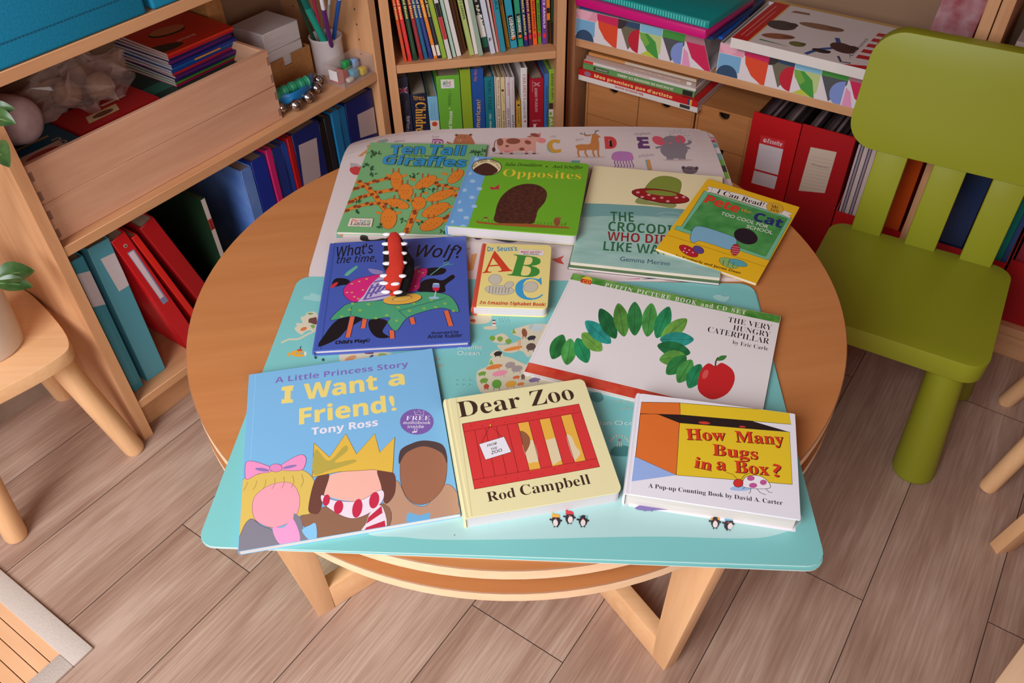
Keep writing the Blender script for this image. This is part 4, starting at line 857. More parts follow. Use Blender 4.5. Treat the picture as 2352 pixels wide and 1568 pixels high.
rnd = random.Random(3)
for x, y in ((660, 330), (630, 355), (690, 345), (1600, 335), (1650, 345), (1690, 325), (580, 460), (620, 480), (650, 540), (1050, 545), (1010, 575), (1200, 690), (1120, 690), (480, 900), (710, 1030), (930, 980), (1090, 1000), (1310, 1080), (500, 790), (850, 865), (1000, 800)):
    for k in range(5):
        a = rnd.uniform(0, 6.28); A.ell(x + 24 * math.cos(a), y + 16 * math.sin(a), 15, 5, LG, math.degrees(a), 8)
A.line([(585, 345), (640, 335), (720, 360)], 0.7, LG, True); A.line([(1550, 340), (1620, 335), (1720, 325)], 0.7, LG, True); A.line([(540, 445), (600, 465), (660, 500)], 0.7, LG, True)
ti = [('Ten', (800, 352), (1136, 346), 84), ('Tall', (1162, 350), (1512, 362), 86), ('Giraffes', (722, 442), (1524, 472), 82)]
A.lines(ti, (24, 60, 70), 'sb', 0.036); A.lines(ti, (44, 148, 206), 'sb', 0.012)
A.lines([('written by Brian Moses', (975, 372), (1300, 378), 15), ('Illustrated by Trevor Dunton', (945, 466), (1310, 484), 15)], LG, 's')
q = [(430, 956), (650, 962), (634, 1042), (404, 1036)]; A.poly(q, (236, 222, 204)); frame_line(A, 0.5, q, (80, 60, 50))
A.lines([('Pic', (440, 1000), (510, 1001), 32)], (204, 60, 50), 'ss', 0.01); A.lines([('tu', (516, 1001), (560, 1002), 32)], (70, 120, 180), 'ss', 0.01); A.lines([('re', (566, 1002), (620, 1003), 32)], (80, 150, 80), 'ss', 0.01); A.lines([('Ladybird', (430, 1024), (614, 1030), 28)], DARK, 'b')
fin(T, mb)
# ---- green and blue hardback
T, A, mb = book('board_book', 'bright green board book with a dotted blue strip along its spine', 0.0199, 1.1447, 0.2073, 0.211, -0.1768, 0.0082, 0.0195, 'board', (112, 178, 44), spine=(112, 168, 224), back=(196, 186, 150))
A.c = c1
A.poly([(1500, 340), (1768, 372), (1538, 1052), (1290, 1040)], (114, 170, 226))
for x, y in ((1622, 392), (1556, 527), (1590, 602), (1510, 687), (1655, 674), (1585, 755), (1456, 798), (1606, 840), (1475, 877), (1530, 948), (1390, 985), (1500, 1030)): A.ell(x, y, 27, 16, (170, 204, 238))
A.ell(1725, 470, 143, 80, DARK); A.ell(1725, 470, 136, 74, (238, 222, 172)); A.blob([(1600, 500), (1650, 455), (1720, 430), (1790, 460), (1830, 505), (1770, 540), (1680, 540)], (74, 40, 34))
A.lines([('MY', (1606, 470), (1644, 440), 24), ('FIRST', (1648, 432), (1740, 414), 24), ('GRUF', (1748, 414), (1808, 436), 24), ('FALO', (1810, 438), (1842, 484), 22)], (90, 50, 40), 'sb')
A.blob([(1800, 985), (1806, 900), (1830, 810), (1880, 730), (1970, 662), (2090, 628), (2210, 640), (2290, 700), (2280, 790), (2210, 880), (2190, 950), (2150, 1005), (1950, 1010)], mottled((62, 32, 28), (92, 50, 40), 160, 0.3, name='brown_print', s=0.5))
A.poly([(1610, 980), (1800, 1000), (2100, 1004), (2500, 1036), (2510, 1052), (2150, 1040), (1800, 1018), (1640, 1000)], (164, 92, 48)); A.poly([(1750, 655), (1800, 662), (1842, 633), (1838, 682), (1800, 680), (1768, 684)], (190, 50, 70))
A.line([(1712, 975), (1716, 955)], 1.2, (220, 200, 170)); A.ell(1714, 950, 22, 9, (140, 80, 60))
for k in range(26): A.line([(1640 + 33 * k, 985 + k * 1.6), (1646 + 33 * k + (k % 3) * 4, 962 + k * 1.6)], 0.5, (50, 90, 30))
A.c = c2; A.ell(282, 852, 26, 36, (146, 84, 56)); A.ell(300, 825, 16, 10, (160, 96, 66)); A.line([(305, 880), (340, 880), (355, 855)], 0.7, (146, 84, 56), True)
A.lines([('Opposites', (-164, 480), (478, 506), 60)], (238, 206, 60), 'b', -0.008); A.lines([('Julia Donaldson', (-145, 394), (158, 402), 24), ('Axel Scheffler', (240, 412), (496, 420), 24)], (40, 66, 30), 'i', 0.006); A.ell(199, 402, 7, 6, (40, 66, 30))
fin(T, mb)
# ---- book below the crocodile book, and the crocodile book
T, A, mb = book('picture_book', 'dark green edged book lying under the cream and teal paperback', 0.2252, 1.0835, 0.2225, 0.279, -0.2151, 0.0034, 0.0044, 'paper', (90, 120, 84), spine=(70, 44, 42), back=(60, 40, 40))
fin(T, mb)
T, A, mb = book('picture_book', 'cream and teal paperback with a red dotted swim ring on its cover', 0.2278, 1.0895, 0.2208, 0.2789, -0.2151, 0.0079, 0.0046, 'paper', (242, 228, 182), spine=(150, 180, 170))
A.c = c2; SEA = mottled((146, 190, 180), (170, 206, 196), 25, 0.3, (1, 3, 1), name='sea_print', s=0.5)
A.poly([(480, 700), (700, 706), (1000, 722), (1300, 748), (1700, 800), (1700, 1400), (300, 1300)], SEA); A.poly([(480, 700), (700, 706), (1000, 722), (1300, 748), (1500, 775), (1300, 822), (900, 800), (450, 812)], (120, 168, 166))
A.line([(1100, 790), (1180, 776), (1300, 790), (1250, 812), (1130, 806)], 0.7, (200, 222, 214), True)
A.blob([(985, 640), (1000, 580), (1060, 510), (1130, 480), (1220, 484), (1290, 515), (1298, 570), (1262, 640), (1120, 660)], (134, 150, 62), (56, 60, 36), 0.5); A.blob([(960, 650), (1060, 690), (1250, 705), (1230, 740), (1100, 720), (930, 700)], (150, 156, 96))
A.ell(1130, 642, 240, 55, (60, 20, 24), 8); A.ell(1130, 641, 234, 50, (156, 30, 36), 8); A.ell(1136, 618, 130, 20, (134, 150, 62), 6)
for x, y in ((945, 612), (1035, 632), (1140, 656), (1260, 655), (1320, 650), (1075, 662), (1190, 685), (980, 650)): A.ell(x, y, 15, 9, (224, 150, 160), 0, 12)
GT = (44, 104, 66)
A.lines([('THE', (722, 848), (912, 854), 80), ('CROCODILE', (700, 926), (1350, 968), 78), ('LIKE WATER', (660, 1086), (1330, 1134), 76)], GT, 'sb', -0.008); A.lines([("WHO DIDN'T", (692, 1004), (1370, 1050), 74)], (156, 32, 40), 'sb', -0.008); A.lines([('Gemma Merino', (797, 1172), (1206, 1212), 36)], (56, 84, 110), 's')
fin(T, mb)
# ---- yellow early reader
T, A, mb = book('reader_book', 'yellow thin paperback with a green board on its cover, back right', 0.3466, 1.0538, 0.1567, 0.2233, -0.541, 0.0097, 0.0042, 'paper', (242, 190, 36), tilt=(0, math.atan(0.007 / 0.157)), spine=(242, 190, 36))
A.c = c2
fr = [(1488, 598), (2204, 818), (2016, 1168), (1240, 912), (1262, 886), (1302, 888)]; A.poly(fr, (122, 194, 156)); frame_line(A, 0.7, fr, (30, 60, 40)); A.poly([(1522, 625), (2172, 826), (1990, 1138), (1316, 906)], mottled((52, 136, 66), (92, 168, 92), 40, 0.3, name='board_print', s=0.5)); frame_line(A, 0.5, [(1522, 625), (2172, 826), (1990, 1138), (1316, 906)], (30, 60, 40))
A.line([(1180, 958), (1600, 1092), (1995, 1222)], 0.6, (70, 52, 20))
for pl in ([(1508, 560), (1560, 574), (1546, 612), (1500, 606), (1524, 588)], [(2120, 748), (2214, 788), (2184, 796), (2196, 826), (2112, 790)], [(1556, 570), (1800, 630), (2010, 700), (2130, 752), (2116, 794), (1990, 752), (1790, 686), (1544, 612)]): A.poly(pl, (240, 232, 226)); frame_line(A, 0.5, pl)
A.lines([('I Can Read!', (1586, 618), (1968, 730), 38)], DARK, 'b', 0.0); A.ell(2066, 740, 72, 42, (228, 176, 56), 14, 26, (90, 60, 20), 0.5); A.lines([('My', (2036, 738), (2096, 748), 26), ('First', (2028, 762), (2096, 776), 22)], (60, 40, 20), 'b')
A.lines([('Pete', (1482, 690), (1760, 778), 68)], (230, 62, 46), 'sb', 0.02); A.lines([('the', (1788, 766), (1872, 786), 28)], (214, 160, 56), 'b'); A.lines([('Cat', (1882, 836), (2116, 902), 72)], (36, 48, 116), 'sb', 0.02); A.lines([('TOO COOL FOR', (1620, 792), (2006, 908), 27), ('SCHOOL', (1830, 900), (2046, 956), 27)], (234, 230, 222), 's', 0.012)
A.blob([(1372, 990), (1400, 905), (1460, 890), (1600, 930), (1740, 985), (1745, 1050), (1690, 1080), (1560, 1040), (1450, 1010), (1400, 1025)], (132, 184, 212), DARK, 0.6); A.ell(1828, 972, 100, 62, (34, 28, 40), 18)
A.ell(1360, 1092, 86, 36, (190, 34, 50), 28, 20, DARK, 0.5); A.ell(1440, 1082, 48, 30, (98, 72, 140), 24, 18, DARK, 0.5); A.ell(1690, 1190, 84, 38, (150, 186, 110), 20, 20, DARK, 0.5); A.ell(1764, 1188, 78, 26, (92, 170, 180), 16, 20, DARK, 0.5); A.ell(1742, 1082, 36, 48, (186, 40, 56), 12, 18, DARK, 0.5)
for k in range(4): A.line([(1712, 1055 + 18 * k), (1776, 1062 + 18 * k)], 0.8, (232, 220, 220))
for x, y in ((1330, 1070), (1365, 1085), (1395, 1105), (1345, 1105), (1320, 1095)): A.ell(x, y, 7, 5, (236, 222, 222), 0, 8)
for k in range(3): A.line([(1650 + 40 * k, 1165 + 10 * k), (1640 + 40 * k, 1205 + 10 * k)], 1.2, (80, 130, 70))
A.lines([('by Kimberly and James Dean', (1252, 1136), (1782, 1280), 19)], (60, 40, 16), 's', 0.012)
fin(T, mb)
# ================================================================== left bookcase contents
def at_unit(U, name, label, cat, u, d, z, group=None, lean=0.0, yaw=0.0):
    T = thing(name, label, cat, U.w(u, d, z), (0, 0, U.a + yaw), group)
    if lean: T.rotation_euler = (Matrix.Rotation(U.a + yaw, 3, 'Z') @ Matrix.Rotation(lean, 3, 'Y')).to_euler()
    return T
def front_art(T, mb, y=0.0, **k): return Art(mb, mat_of(T), (0, y, 0), (1, 0, 0), (0, 0, 1), **k)
BLUE = mottled((14, 118, 156), (22, 132, 168), 300, 0.75, bump=0.15, name='blue_canvas', s=0.25)
for k, (u0, u1, lb) in enumerate(((0.002, 0.277, 'large turquoise blue canvas box at the left end of the top shelf'), (0.289, 0.56, 'second turquoise blue canvas box right of the large one, mostly cut off'))):
    T = at_unit(LU, 'storage_box', lb, 'storage box', u0, 0.003, 0.7465, 'canvas storage boxes')
    w = u1 - u0; mb = MB(); mb.box(0, w, 0, 0.26, 0, 0.25, BLUE); mb.build('body', T, 0.005, seg=3)
    mb = MB(); n = int(w / 0.006)
    for j in range(n): mb.box(0.003 + 0.006 * j, 0.0072 + 0.006 * j, -0.0004, 0.001, 0.0325, 0.0333, P(10, 52, 78, r=0.8))
    mb.box(0.002, w - 0.002, -0.0002, 0.001, 0.0342, 0.0347, P(10, 70, 98, r=0.8)); mb.build('seam', T)
    mb = MB(); mb.box(-0.0008, w + 0.0008, -0.0012, 0.2612, 0.19, 0.2515, BLUE); mb.build('lid', T, 0.003)
def tray(z0, lb):
    u0, u1, d0, d1, h, t = 0.008, 0.503, 0.022, 0.27, 0.0695, 0.009
    T = at_unit(LU, 'wooden_tray', lb, 'tray', u0, d0, z0, 'stacked wooden trays'); w = u1 - u0; d = d1 - d0
    mb = MB(); mb.box(0, w, 0, t, 0, h, pine('x'))
    for j in range(4):
        if j % 2 == 0:
            for xx in (0, w - 0.008): mb.box(xx + 0.0004, xx + 0.0076, -0.0002, 0.001, h * j / 4 + 0.006, h * (j + 1) / 4 + 0.006, P(150, 110, 92, r=0.7, n='end_grain'))
    mb.build('front_board', T, 0.0008, seg=1)
    mb = MB(); mb.box(0, w, d - t, d, 0, h, pine('x')); mb.build('back_board', T, 0.0008, seg=1)
    for x in (0, w - t): mb = MB(); mb.box(x + 0.0002, x + t - 0.0002, t, d - t, 0, h - 0.0003, pine('y')); mb.build('side_board', T, 0.0008, seg=1)
    mb = MB(); mb.box(t, w - t, t, d - t, 0.002, 0.007, pine('x')); mb.build('bottom_board', T)
tray(0.4595, 'lower pine tray of the stacked pair on the left bookcase'); tray(0.5296, 'upper pine tray of the pair, holding games and workbooks')
# things inside the upper tray
def gamebox(lb, u0, u1, d0, d1, z0, z1, col, art=None, yaw=0.0):
    T = at_unit(LU, 'game_box', lb, 'game box', u0, d0, z0, None, 0, yaw); w, d = u1 - u0, d1 - d0
    mb = MB(); mb.box(0.001, w - 0.001, 0.001, d - 0.001, 0, (z1 - z0) * 0.75, P(*[int(c * 0.9) for c in col], r=0.5)); mb.build('base', T)
    mb = MB(); mb.box(0, w, 0, d, (z1 - z0) * 0.3, z1 - z0, P(*col, r=0.4)); A = Art(mb, mat_of(T), (0, 0, z1 - z0), r=0.4, n='print'); A.clip = (0.002, w - 0.002, 0.002, d - 0.002)
    if art: art(A, w, d)
    mb.build('lid', T); return T
def ga(A, w, d):
    A.rect(0.02, d - 0.03, w - 0.03, d - 0.02, (40, 20, 24)); A.poly([(0.03, 0.02), (0.09, 0.02), (0.10, 0.045), (0.04, 0.045)], (206, 176, 130)); A.ell(0.065, 0.032, 0.02, 0.008, (110, 60, 40)); A.rect(0.08, 0.055, 0.13, 0.062, (216, 190, 170))
def gb(A, w, d):
    A.poly([(0.01, 0.005), (0.08, 0.005), (0.085, 0.05), (0.015, 0.05)], (214, 196, 176)); A.ell(0.045, 0.028, 0.03, 0.014, (186, 60, 50)); A.rect(0.02, 0.075, 0.085, 0.081, (196, 150, 90)); A.text('FOU', (0.092, 0.02), (0.092, 0.06), 0.014, (206, 190, 160), 'sb')
gamebox('red game box lying in the upper wooden tray', 0.135, 0.292, 0.078, 0.20, 0.5378, 0.578, (176, 26, 30), ga)
gamebox('petrol blue game box at the left end of the upper wooden tray', 0.021, 0.132, 0.050, 0.20, 0.5378, 0.574, (20, 84, 112), gb)
gamebox('dark green game box under the workbooks in the upper tray', 0.30, 0.488, 0.04, 0.25, 0.5378, 0.562, (28, 62, 54), lambda A, w, d: (A.rect(0.01, 0.01, 0.07, 0.06, (206, 176, 120)), A.rect(0.02, 0.02, 0.05, 0.05, (50, 70, 46)), A.rect(0.005, 0.085, 0.09, 0.12, (40, 120, 100))))
T = at_unit(LU, 'cotton_roll', 'pale fluffy roll of cotton wool in the upper wooden tray', 'roll', 0.062, 0.155, 0.615)
mb = MB(); cw = mottled((196, 164, 164), (214, 186, 184), 60, 0.9, bump=0.5, name='cotton', s=0.1)
mb.lathe([(0.0, -0.056), (0.016, -0.055), (0.028, -0.050), (0.036, -0.040), (0.040, -0.02), (0.041, 0.0), (0.040, 0.02), (0.036, 0.040), (0.028, 0.050), (0.016, 0.055), (0.0, 0.056)], cw, 32, Matrix.Rotation(math.radians(28), 4, 'Z') @ Matrix.Rotation(math.pi / 2, 4, 'X'), cap=False); mb.build('roll', T, smooth=60)
def plastic():
    m = bpy.data.materials.new('clear_film'); m.use_nodes = True; b = m.node_tree.nodes['Principled BSDF']
    b.inputs['Base Color'].default_value = lin((214, 190, 180)); b.inputs['Roughness'].default_value = 0.12; b.inputs['Alpha'].default_value = 0.2; b.inputs['Specular IOR Level'].default_value = 0.8
    return m
FILM = plastic()
T = at_unit(LU, 'plastic_bag', 'crumpled clear plastic bag beside the cotton roll', 'bag', 0.205, 0.165, 0.579)
rnd = random.Random(5); mb = MB(); mb.ball((0, 0, 0), 1, FILM, 28)
mb.v = [((x * 0.085 * (1 + 0.3 * math.sin(7 * y + 5 * z))) + rnd.uniform(-.006, .006), y * 0.065 * (1 + 0.25 * math.sin(9 * x + 4 * z)) + rnd.uniform(-.006, .006), max(0.0, 0.042 + z * 0.045 * (1 + 0.3 * math.sin(8 * x - 6 * y)) + rnd.uniform(-.006, .006))) for x, y, z in mb.v]; mb.build('film', T)
for k, (dx, dy) in enumerate(((-0.02, 0.01), (0.03, -0.01))):
    T = at_unit(LU, 'craft_pack', ('brown rounded lump inside the clear bag, nearer the cotton roll', 'brown rounded lump inside the clear bag, nearer the workbook stack')[k], 'pack', 0.205 + dx, 0.165 + dy, 0.5795); mb = MB(); mb.ball((0, 0, 0.024), 0.024, mottled((150, 110, 90), (180, 140, 116), 50, 0.7, name='kraft'), 16, (1.1, 0.9, 1)); mb.build('pack', T, smooth=60)
cols = [(214, 52, 30), (190, 30, 50), (40, 34, 90), (110, 40, 110), (34, 50, 130), (30, 90, 160), (30, 70, 150), (200, 40, 50), (90, 40, 110), (44, 40, 100), (90, 150, 50), (200, 30, 90)]
nm = ['orange red', 'crimson', 'dark navy', 'purple', 'navy', 'light blue', 'blue', 'red', 'violet', 'deep indigo', 'green', 'magenta']
ordn = ['topmost', 'second', 'third', 'fourth', 'fifth', 'sixth', 'seventh', 'eighth', 'ninth', 'tenth', 'eleventh', 'lowest']
zt = 0.5625
for k in range(11, -1, -1):
    T = at_unit(LU, 'workbook', '%s workbook with white page edges, %s from the top of the workbook stack' % (nm[k], ordn[k]) if 0 < k < 11 else '%s workbook, %s of the stack on the upper wooden tray' % (nm[k], ordn[k]), 'workbook', 0.352 + 0.001 * (k % 3), 0.108 + 0.0015 * ((k * 5) % 4), zt, 'workbooks stacked on the wooden tray', 0, math.radians(-1.5 + 0.9 * (k % 4)))
    h = 0.0053; mb = MB(); m = P(*cols[k], r=0.35); mb.box(0, 0.148, 0, 0.0012, 0, h, m); mb.box(0, 0.148, 0, 0.158, h - 0.0004, h, m); mb.box(0, 0.148, 0, 0.158, 0, 0.0004, m)
    if k == 0:
        A = Art(mb, mat_of(T), (0, 0, h), r=0.35, n='print'); A.clip = (0, 0.148, 0, 0.158); A.ell(0.062, 0.085, 0.036, 0.02, (40, 34, 30), -10); A.ell(0.066, 0.09, 0.034, 0.018, (214, 128, 80), -10); A.ell(0.0, 0.03, 0.05, 0.018, (60, 50, 36), -14); A.text('Salut!', (0.085, 0.035), (0.045, 0.035), 0.008, (230, 200, 180), 'sb')
    if k == 5: mb.box(0.05, 0.11, -0.0002, 0.001, 0.001, h - 0.001, P(230, 150, 60, r=0.4))
    mb.build('cover', T); mb = MB(); mb.box(0.0008, 0.1475, 0.0012, 0.1575, 0.0005, h - 0.0005, WHITEP); mb.build('pages', T); zt += h + 0.0001
# cardboard card box
KR = mottled((170, 116, 66), (186, 132, 80), 120, 0.75, name='cardboard', s=0.2)
T = at_unit(LU, 'card_box', 'brown cardboard file box with white card stacks right of the trays', 'box', 0.569, 0.113, 0.4592)
mb = MB(); w, d, h, t = 0.115, 0.15, 0.064, 0.002
mb.prism([(0, 0), (w, 0), (w, h), (0.062, h), (0.062, h - 0.02), (0.04, h - 0.02), (0.04, h), (0, h)], 0, t, KR, Matrix(((1, 0, 0, 0), (0, 0, 1, 0), (0, 1, 0, 0), (0, 0, 0, 1))))
mb.box(0, t, t, d, 0, h, KR); mb.box(w - t, w, t, d, 0, h, KR); mb.box(t, w - t, d - t, d, 0, h, KR); mb.box(t, w - t, t, d - t, 0, t, KR); mb.build('box', T)
for k in range(3):
    T = at_unit(LU, 'card_stack', 'white ruled card stack in the cardboard box, %s of three' % ('lowest', 'middle', 'uppermost')[k], 'cards', 0.573 + 0.001 * k, 0.1165 + 0.002 * k, 0.4616 + 0.0395 * k, 'white card stacks'); mb = MB(); mb.box(0, 0.096, 0, 0.092, 0, 0.039, mottled((206, 196, 196), (222, 212, 210), 700, 0.8, (0.02, 0.02, 1), name='card_edges')); mb.build('cards', T, 0.001, seg=1)
T = at_unit(LU, 'index_card', 'orange index card beside the white card stacks', 'card', 0.556, 0.14, 0.4592); mb = MB(); mb.box(0, 0.0012, 0, 0.08, 0, 0.092, P(214, 130, 40, r=0.6)); mb.build('card', T)
T = at_unit(LU, 'card_box', 'second brown cardboard box standing behind the workbook stack', 'box', 0.512, 0.19, 0.4592); mb = MB(); mb.box(0, 0.04, 0, 0.075, 0, 0.19, KR); mb.build('box', T, 0.004)
# pencil pot and pens
pc = on_z(S(s2, (950, 287)), 0.537); rel = pc - LU.o; pu_, pd_ = rel.dot(LU.u), -rel.dot(LU.n)
pu_ = min(pu_, 0.722); T = at_unit(LU, 'pencil_pot', 'white ceramic pot full of pens and brushes', 'pot', pu_, pd_, 0.4592)
mb = MB(); cm = P(206, 196, 196, r=0.25, s=0.5, n='ceramic')
mb.lathe([(0.029, 0), (0.0325, 0.003), (0.0335, 0.070), (0.0355, 0.074), (0.0355, 0.077), (0.0335, 0.078), (0.031, 0.074), (0.030, 0.008), (0.0, 0.006)], cm, 36, cap=False); mb.build('pot', T, smooth=40)
PB = LU.w(pu_, pd_, 0.467)
pens = [('thick teal marker leaning left in the white pot', 'marker', (30, 150, 130), (870, 250), (800, 50), 0.0075), ('purple pen leaning in the white pot', 'pen', (96, 36, 110), (1000, 220), (935, 60), 0.005), ('blue topped white pen in the white pot', 'pen', (30, 80, 160), (1040, 200), (1068, -20), 0.0045), ('silver tipped brush in the white pot', 'brush', (150, 140, 140), (1010, 190), (985, 20), 0.0035), ('dark green brush at the back of the white pot', 'brush', (26, 60, 44), (830, 200), (720, -40), 0.004), ('magenta pencil in the white pot', 'pencil', (170, 40, 80), (900, 220), (850, -40), 0.0035), ('light green pencil in the white pot', 'pencil', (110, 150, 60), (880, 230), (770, -60), 0.0035)]
for k, (lb, ct, c, qa, qb, r) in enumerate(pens):
    a = 2 * math.pi * k / len(pens); base = PB + Vector((0.014 * math.cos(a), 0.014 * math.sin(a), 0)); tip = on_z(S(s2, qb), 0.62 + 0.01 * (k % 3)); T = thing(ct, lb, ct, base)
    mb = MB(); v = tip - base; mb.tube([(0, 0, 0), v * 0.96, v], [r, r, r * 0.8], P(*c, r=0.35), 14); mb.build('barrel', T, smooth=40)
    mb = MB(); cc = {'pen': (230, 226, 230), 'brush': (190, 186, 190), 'marker': (20, 110, 100), 'pencil': (210, 170, 120)}[ct]; mb.tube([v * 0.97, v * 1.12, v * 1.2], [r * 0.9, r * 0.85, r * 0.3], P(*cc, r=0.35), 14); mb.build('cap' if ct in ('pen', 'marker') else 'tip', T, smooth=40)
# clear box with erasers
T = at_unit(LU, 'clear_box', 'small clear plastic box holding colourful erasers at the shelf corner', 'box', 0.664, 0.003, 0.4592)
fm = FILM.copy(); fm.name = 'clear_plastic'; fm.node_tree.nodes['Principled BSDF'].inputs['Alpha'].default_value = 0.16; mb = MB(); w, d, h, t = 0.094, 0.056, 0.042, 0.0016
for b in ((0, w, 0, t, 0, h), (0, w, d - t, d, 0, h), (0, t, t, d - t, 0, h), (w - t, w, t, d - t, 0, h), (t, w - t, t, d - t, 0, t)): mb.box(*b, fm)
mb.build('box', T); mb = MB(); mb.box(-0.0006, 0.0, 0.018, 0.042, 0.012, 0.034, P(214, 206, 206, r=0.6)); A = None; mb.build('label_sticker', T)
for lb, c, x, y, z, s in (('red eraser block in the clear box', (190, 30, 40), 0.02, 0.034, 0.0, (0.03, 0.03, 0.022)), ('light blue eraser in the clear box', (70, 170, 200), 0.05, 0.02, 0.0, (0.02, 0.018, 0.018)), ('yellow eraser in the clear box', (220, 190, 40), 0.072, 0.014, 0.0, (0.018, 0.016, 0.016)), ('green eraser at the back of the clear box', (40, 150, 80), 0.055, 0.044, 0.0, (0.018, 0.014, 0.03)), ('pale blue eraser at the back of the clear box', (130, 160, 200), 0.078, 0.042, 0.0, (0.016, 0.016, 0.026)), ('white round eraser in the clear box', (220, 214, 206), 0.03, 0.012, 0.0, (0.018, 0.012, 0.01))):
    E_ = at_unit(LU, 'eraser', lb, 'eraser', 0.664 + x - s[0] / 2, 0.003 + y - s[1] / 2 + 0.002, 0.4610, 'erasers in the clear box'); mb = MB(); mb.box(0, s[0], 0, s[1], z, z + s[2], P(*c, r=0.5)); mb.build('eraser', E_, 0.004, seg=3)
# jingle bells
ctr = on_z(S(s2, (720, 790)), 0.475); T = thing('jingle_bells', 'hand bells with five silver bells on a blue band and green ridged grip', 'bells', (ctr.x, ctr.y, 0.4592))
Bc = Vector((ctr.x, ctr.y, 0.4592))
h0 = on_z(S(s2, (535, 780)), 0.496) - Bc; h1 = on_z(S(s2, (800, 664)), 0.496) - Bc; dv_ = h1 - h0
mb = MB(); pts = []; rr = []
for i in range(33):
    t = i / 32; pts.append(tuple(h0 + dv_ * t)); rr.append(0.0118 if (i // 4) % 2 == 0 else 0.0102)
mb.tube(pts, rr, mottled((24, 110, 76), (64, 176, 132), 40, 0.4, name='green_foam'), 18); mb.build('grip', T, smooth=30)
bells = [S(s2, q) for q in ((590, 878), (705, 858), (808, 795), (876, 718), (890, 652))]
bp = [on_z(q, 0.4725) - Bc for q in bells]
arc = [h0 + Vector((0, 0, -0.008))] + [p + (Vector((0, 0, 0.008)) + (h0 + h1) / 2 * 0.22 - p * 0.22) for p in bp] + [h1 + Vector((0, 0, -0.006))]
mb = MB(); mb.tube([tuple(p) for p in spl([tuple(p) for p in arc], 6, False)], 0.0035, P(20, 110, 170, r=0.4), 12, flat=3.0); mb.build('band', T, smooth=60)
for p in bp:
    mb = MB(); met = P(190, 184, 184, r=0.2, m=1.0, n='bell_metal'); mb.ball(tuple(p), 0.0125, met, 20)
    b_ = mb.build('bell', T, smooth=60); mb = MB(); mb.tube([tuple(p + Vector((0.0126 * math.cos(a), -0.006 * math.cos(a), 0.0112 * math.sin(a))) * 1.01) for a in [-1.4 + 0.28 * k for k in range(11)]], 0.0009, P(30, 20, 16, r=0.8), 6); mb.build('slot', b_)
# ring binders on the lowest shelf of the left bookcase
def binder(U, name, lb, cat, u, w, d0, z0, h, dep, col, lean=0.0, group=None, art=None, pages=True, rough=0.35, yaw=0.0):
    T = at_unit(U, name, lb, cat, u, d0, z0, group, lean, yaw)
    m = P(*col, r=rough, s=0.45, n='cover') if not hasattr(col, 'name') else col; mb = MB(); t = min(0.0022, w * 0.3)
    mb.box(0, w, 0, t, 0, h, m); mb.box(0, t, t, dep, 0, h, m); mb.box(w - t, w, t, dep, 0, h, m)
    if art: A = front_art(T, mb, 0.0, r=rough, n='print'); A.clip = (0.0003, w - 0.0003, 0.001, h - 0.001); art(A, w, h)
    mb.build('cover', T, 0.0008 if w > 0.01 else 0.0, seg=1)
    if pages: mb = MB(); mb.box(t + 0.0002, w - t - 0.0002, t + 0.002, dep - 0.003, 0.002, h - 0.004, SHADEP); mb.build('pages', T)
    return T
SHADEP = mottled((150, 132, 116), (176, 158, 140), 900, 0.85, (1, 0.02, 0.02), name='shaded_page_edges')  # page colour darkened to stand in for shade cast by the shelf above
Z0 = 0.0925; ring = 'ring binders on the left bookcase'
def lab(q, col=(206, 196, 200), extra=None, c=s6):
    def f(A, w, h):
        A.c = c; A.poly(q, col)
        if extra: extra(A)
    return f
def ridges(A, w, h, n=38):
    A.c = None
    for k in range(n): A.line([(w * 0.4, h * 0.05 + k * h * 0.016), (w * 0.62, h * 0.05 + k * h * 0.016 + 0.002)], 0.5, (120, 190, 206))
def t1(A, w, h): ridges(A, w, h); A.c = s6; A.poly([(622, 820), (738, 790), (872, 1062), (760, 1088)], (206, 196, 204))
binder(LU, 'display_folder', 'narrow teal folder with a white spine label at the left shelf end', 'folder', 0.012, 0.023, 0.03, Z0, 0.318, 0.22, (60, 140, 162), 0, ring, t1)
binder(LU, 'display_folder', 'thick teal folder with a white spine label beside the red binders', 'folder', 0.047, 0.042, 0.032, Z0, 0.322, 0.22, (84, 154, 172), 0, ring, lab([(822, 695), (935, 642), (1062, 905), (975, 960)]))
def r1(A, w, h):
    A.c = s6; A.poly([(1040, 645), (1095, 612), (1378, 1035), (1338, 1066)], (130, 140, 176)); A.poly([(1050, 650), (1090, 624), (1340, 1000), (1312, 1020)], (226, 206, 212)); A.ell(1026, 586, 17, 16, (190, 160, 140), 0, 14); A.ell(1028, 588, 9, 8, (60, 50, 40), 0, 10)
tan_ = math.atan
binder(LU, 'ring_binder', 'red ring binder with a long white label, leaning left', 'binder', 0.150, 0.030, 0.03, Z0, 0.318, 0.24, (206, 26, 34), -tan_(0.062 / 0.318), ring, r1)
binder(LU, 'ring_binder', 'thin bright red folder between two red binders', 'folder', 0.197, 0.012, 0.032, Z0, 0.305, 0.24, (226, 38, 30), -tan_(0.072 / 0.305), ring)
binder(LU, 'ring_binder', 'plain dark red binder leaning furthest, beside a dark green book', 'binder', 0.232, 0.032, 0.03, Z0, 0.318, 0.24, (178, 22, 30), -tan_(0.088 / 0.318), ring)
def dg(A, w, h): A.c = None; A.rect(0, 0, w, h, (206, 196, 190)); A.text('Quel tribunal saisir', (w * 0.72, 0.03), (w * 0.72, 0.13), 0.005, (60, 50, 50), 'sb'); A.rect(0, 0.225, w, 0.25, (180, 60, 50)); A.text('pour', (w * 0.75, 0.227), (w * 0.75, 0.248), 0.006, (40, 30, 30), 'sb')
